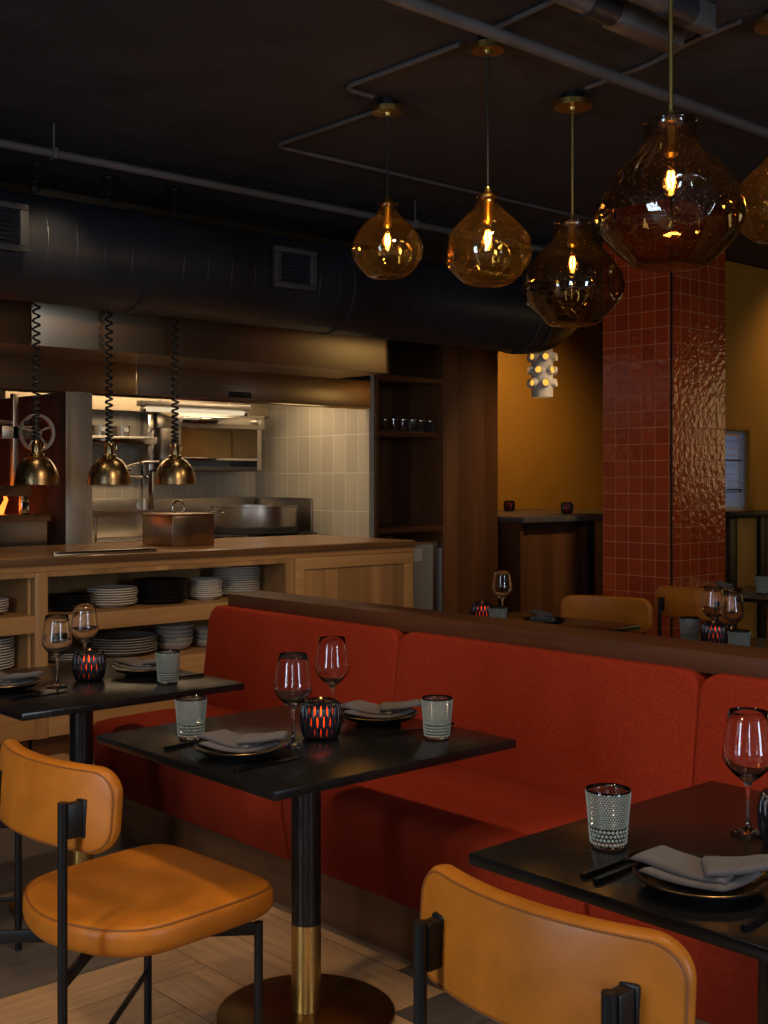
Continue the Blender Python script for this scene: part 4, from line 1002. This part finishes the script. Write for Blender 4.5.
def make_napkin():
    """a linen square folded to a loose wedge, one flap turned back over it"""
    def layer(poly, z0, th, seed, amp):
        # poly: four corners (u,v); grid surface with soft waves, closed underside
        nu, nv = 22, 16; mb_rows = []
        for j in range(nv + 1):
            row = []
            for i in range(nu + 1):
                u, v = i / nu, j / nv
                p = (Vector(poly[0]) * (1 - u) + Vector(poly[1]) * u) * (1 - v) + (Vector(poly[3]) * (1 - u) + Vector(poly[2]) * u) * v
                q = Vector((p.x * 9 + seed, p.y * 9, seed)); w = noise.noise(q) * amp + noise.noise(q * 2.3) * amp * .35
                e = min(u, 1 - u, v, 1 - v) * 8; e = min(1, e)
                edge = th * math.sqrt(max(0, 1 - (1 - e) ** 2))
                rr = math.hypot(p.x, p.y); lift = -.011 * max(0, 1 - (rr / .1) ** 2)
                row.append((p.x + noise.noise(q + Vector((5, 0, 0))) * .004, p.y + noise.noise(q + Vector((0, 5, 0))) * .004, z0 + lift + w * .6 * e, edge))
            mb_rows.append(row)
        return mb_rows
    def put(mb, rows):
        top = [[mb.bm.verts.new((x, y, z + t)) for x, y, z, t in r] for r in rows]; bot = [[mb.bm.verts.new((x, y, z)) for x, y, z, t in r] for r in rows]
        for A, fl in ((top, 0), (bot, 1)):
            for a, b in zip(A[:-1], A[1:]):
                for i in range(len(a) - 1):
                    f = (a[i], a[i + 1], b[i + 1], b[i]); mb.bm.faces.new(f if not fl else tuple(reversed(f)))
        bmesh.ops.remove_doubles(mb.bm, verts=mb.bm.verts[:], dist=1e-6)
    t = thing('napkin', '', 'napkin')
    mb = MB(); put(mb, layer([(-.105, .005, 0), (.020, -.080, 0), (.105, .000, 0), (-.015, .088, 0)], .0290, .010, 3.3, .006)); mb.build('lower_fold', M['napkin'], t, sharp=3)
    mb = MB(); put(mb, layer([(-.116, .035, 0), (.028, -.068, 0), (.066, .010, 0), (-.052, .104, 0)], .0390, .010, 8.1, .009)); mb.build('upper_fold', M['napkin'], t, sharp=3)
    mb = MB(); put(mb, layer([(-.005, -.058, 0), (.118, -.040, 0), (.124, .010, 0), (.005, .030, 0)], .0500, .013, 1.7, .006)); mb.build('turned_flap', M['napkin'], t, sharp=3)
    return t
NK = Kind(make_napkin()); G5 = 'folded grey napkins on the plates'
def setting(x, y, rz, where):
    PK.put((x, y, .7505), 0, f'black coupe plate with bronze rim {where}', G4)
    NK.put((x, y, .7505), rz, f'folded grey linen napkin on plate {where}', G5)
def make_knife():
    t = thing('table_knife', '', 'cutlery')
    MB().loft([[Vector((x, y * w, .002 + h * z)) for y, z in ((-1, 0), (-.7, 1), (.7, 1), (1, 0))] for x, w, h in ((0, .005, .007), (.012, .0075, .008), (.06, .0065, .007), (.098, .0048, .006), (.104, .004, .004))]).build('handle', M['cutlery'], t)
    MB().loft([[Vector((x, y0, .0026)), Vector((x, y1, .0026)), Vector((x, y1, .0042)), Vector((x, y0, .0042))] for x, y0, y1 in ((.104, -.005, .005), (.13, -.009, .007), (.18, -.009, .008), (.20, -.006, .008), (.212, .002, .008))]).build('blade', M['cutlery'], t, smooth=False)
    return t
def make_fork():
    t = thing('table_fork', '', 'cutlery')
    MB().loft([[Vector((x, y * w, .002 + h * z)) for y, z in ((-1, 0), (-.7, 1), (.7, 1), (1, 0))] for x, w, h in ((0, .005, .007), (.012, .0075, .008), (.06, .0065, .007), (.10, .0045, .006), (.128, .0035, .005))]).build('handle', M['cutlery'], t)
    mb = MB(); mb.loft([[Vector((x, -w, z)), Vector((x, w, z)), Vector((x, w, z + .002)), Vector((x, -w, z + .002))] for x, w, z in ((.128, .004, .003), (.14, .010, .004), (.152, .012, .003))])
    for k in range(4):
        y = -.0105 + k * .007; mb.loft([[Vector((x, y - .0018, z)), Vector((x, y + .0018, z)), Vector((x, y + .0018, z + .002)), Vector((x, y - .0018, z + .002))] for x, z in ((.152, .003), (.18, .0025), (.20, .005))])
    mb.build('tines', M['cutlery'], t, smooth=False); return t
KK, FK = Kind(make_knife()), Kind(make_fork()); G6 = 'matte black cutlery on the tables'
def knife(x, y, a, lab): KK.put((x, y, .7497), a, lab, G6)
def fork(x, y, a, lab): FK.put((x, y, .7497), a, lab, G6)

# middle table
setting(1.757, 2.490, -.73, 'nearest the chair on the middle table')
setting(2.300, 2.570, -.62, 'nearest the banquette on the middle table')
tumbler(1.781, 2.750, 'grey green beaded tumbler at left corner of the middle table')
tumbler(2.273, 2.306, 'grey green beaded tumbler at right corner of the middle table')
wineglass(1.926, 2.489, 'nearer stemmed wine glass beside the candle on middle table')
wineglass(2.210, 2.672, 'farther stemmed wine glass behind the candle on middle table')
candle(2.041, 2.516, .7505, 'dark ribbed candle holder glowing orange on the middle table')
fork(1.650, 2.672, .1, 'black fork at left of the plate on middle table')
knife(1.645, 2.352, .09, 'black knife at right of near plate on the middle table')
knife(2.425, 2.395, PI - .1, 'black knife beside far plate on the middle table')
fork(2.42, 2.745, PI, 'black fork beyond the far plate on middle table')
# right table
setting(1.760, 1.150, -.80, 'on the right foreground table')
tumbler(1.844, 1.408, 'grey green beaded tumbler on the right foreground table')
wineglass(2.116, 1.275, 'stemmed wine glass on the right foreground table')
wineglass(2.24, 1.00, 'stemmed wine glass out past the right edge on foreground table')
candle(2.100, 1.180, .7505, 'dark ribbed candle holder cut by the right edge', .1)
fork(1.658, 1.322, .05, 'black fork nearer the tumbler on right foreground table')
fork(1.652, 1.289, .06, 'black fork nearer the plate on right foreground table')
knife(1.650, 1.003, .06, 'black knife at right of the plate on right foreground table')
# left table
setting(1.735, 3.79, -.7, 'at the left edge on the left table')
setting(2.245, 3.775, -.6, 'nearest the plate shelves on the left table')
tumbler(2.206, 3.548, 'grey green beaded tumbler at right corner of the left table')
wineglass(1.886, 3.729, 'nearer stemmed wine glass left of candle on left table')
wineglass(2.125, 3.985, 'farther stemmed wine glass behind the candle on left table')
candle(2.035, 3.785, .7505, 'dark ribbed candle holder glowing red on the left table', .08)
knife(2.385, 3.60, PI, 'black knife beside the far plate on left table')
knife(1.66, 3.60, .1, 'black knife beside the near plate on left table')
# tables beyond the banquette
candle(4.24, 3.99, .7505, 'dark candle holder beyond the banquette before walnut panel', .03)
wineglass(4.46, 4.06, 'wine glass beyond the banquette before the walnut panel')
tumbler(4.10, 3.76, 'beaded tumbler beside wine glass beyond the banquette, walnut panel behind')
setting(4.42, 3.76, 1.2, 'beyond the banquette before the walnut panel')
tumbler(4.40, 2.93, 'beaded tumbler left of two wine glasses beyond the banquette')
wineglass(4.47, 2.86, 'left wine glass of the pair beyond banquette before column')
wineglass(4.36, 2.70, 'right wine glass of the pair beyond banquette before column')
candle(4.37, 2.79, .7505, 'dark red candle holder between two wine glasses beyond banquette', .03)
tumbler(4.16, 2.545, 'beaded tumbler right of the wine glass pair beyond banquette')
setting(4.56, 2.50, 1.2, 'on the table beyond the banquette at right')
tumbler(6.66, 3.92, 'beaded tumbler on the farthest table beside the column')
wineglass(6.84, 3.90, 'wine glass on the farthest table at right edge')
candle(6.70, 3.80, .7505, 'dark candle holder on the farthest table at right edge', 0)
setting(6.50, 4.08, 1.0, 'on the farthest table beside the column')
candle(9.00, 8.10, 1.136, 'small dark candle holder at left on the stone bar', 0)
candle(8.713, 7.125, 1.136, 'small dark candle holder at right on the stone bar', 0)

# ------------------------------------------------------------------ lights
def area(name, loc, rot, sx, sy, power, col, spread=PI):
    L = bpy.data.lights.new(name, 'AREA'); L.shape = 'RECTANGLE'; L.size = sx; L.size_y = sy; L.energy = power; L.color = col; L.spread = spread
    o = bpy.data.objects.new(name, L); COL.objects.link(o); o.location = loc; o.rotation_euler = rot; return o
zc_ = (WZ0 + WZ1) / 2; hh = WZ1 - WZ0
DAY = (.74, .87, 1.0); DAYW = 95
for a_, b_ in WBX: area('daylight', ((a_ + b_) / 2, -3.2, zc_), (-PI / 2, 0, PI), b_ - a_, hh, DAYW, DAY)
for a_, b_ in WLY: area('daylight', (-2.8, (a_ + b_) / 2, zc_), (PI / 2, 0, -PI / 2), b_ - a_, hh, DAYW, DAY)
area('evening_light', (14.3, .4, 2.05), (PI / 2, 0, PI / 2), 2.0, 1.7, 21, (1, .66, .26))
area('shutter_light', (8.54, 5.80, 1.52), (PI / 2, 0, PI), .42, .6, 1.6, (.55, .72, 1))
# ceiling downlights over the dining row, out of view, plus added fill spots
def spot(loc, tgt, power, col, ang=70, blend=.6, r=.06):
    L = bpy.data.lights.new('unseen_spot', 'SPOT'); L.energy = power; L.color = col; L.spot_size = math.radians(ang); L.spot_blend = blend; L.shadow_soft_size = r
    o = bpy.data.objects.new('unseen_spot', L); COL.objects.link(o); o.location = loc
    o.rotation_euler = (Vector(tgt) - Vector(loc)).to_track_quat('-Z', 'Y').to_euler()
WARM = (1, .72, .42)
for y in (.6, 2.3, 3.9): spot((1.75, y - .2, 3.12), (2.3, y + .2, .5), 76, WARM, 80, .8, .09)
spot((.4, 1.2, 3.12), (1.3, 1.6, .7), 45, WARM, 70, .8, .09)
spot((-.6, 1.6, 2.9), (2.37, 2.5, .25), 95, WARM, 48, .9, .12)  # added fill from the camera side, lifts bench front and chair backs
# kitchen
area('hood_light', (4.75, 7.5, 2.2), (0, 0, 0), 2.3, .3, 21, (1, .74, .44))
area('hood_light', (5.4, 6.98, 2.18), (.3, 0, 0), 1.0, .06, 2.5, (1, .74, .44))
for x in (2.9, 3.9, 4.8): spot((x, 6.0, 2.35), (x, 6.1, 1.0), 3.5, WARM, 100, .8, .05)
L = bpy.data.lights.new('fire_light', 'POINT'); L.energy = .9; L.color = (1, .25, .05); L.shadow_soft_size = .15
o = bpy.data.objects.new('fire_light', L); COL.objects.link(o); o.location = (2.95, 7.3, 1.5)
# counter front shelves, ochre walls, column
spot((3.0, 2.6, 3.12), (3.6, 5.9, .6), 170, WARM, 60, .9, .1)  # added frontal spot without a fixture, brightens the plate shelves
spot((4.9, 3.5, 3.12), (4.6, 5.9, .8), 60, WARM, 50, .9, .1)
spot((2.6, 5.1, 3.0), (3.4, 7.0, 1.6), 22, WARM, 40, .9, .05)  # added key spot that picks out the crank wheel
spot((9.0, 7.0, 3.12), (9.2, 8.5, 1.6), 88, (1, .66, .30), 110, .9, .1)
spot((9.4, 4.4, 3.12), (9.6, 5.3, 2.0), 24, (1, .66, .30), 110, .9, .1)
spot((5.2, 2.4, 3.12), (6.3, 4.2, .6), 40, WARM, 80, .9, .1)
spot((6.6, 4.45, 3.05), (7.15, 6.9, 1.2), 640, WARM, 46, .9, .1)  # added spot, brightens the walnut panel and cabinet
spot((7.7, 5.0, 3.05), (7.85, 6.6, 1.4), 120, WARM, 60, .9, .1)  # added spot, lifts the bar ledge and ceramic shade

w = bpy.data.worlds.new('world'); SC.world = w; w.use_nodes = True
w.node_tree.nodes['Background'].inputs[0].default_value = (.5, .6, .75, 1); w.node_tree.nodes['Background'].inputs[1].default_value = .05

# ------------------------------------------------------------------ render settings
SC.view_settings.view_transform = 'Standard'; SC.view_settings.look = 'None'; SC.view_settings.gamma = 1; SC.view_settings.use_curve_mapping = False
SC.view_settings.exposure = 0.0
SC.cycles.max_bounces = 12; SC.cycles.transmission_bounces = 12; SC.cycles.transparent_max_bounces = 16; SC.cycles.glossy_bounces = 5; SC.cycles.diffuse_bounces = 4
SC.cycles.caustics_reflective = False; SC.cycles.caustics_refractive = False; SC.cycles.sample_clamp_indirect = 4.0
SC.cycles.use_denoising = True
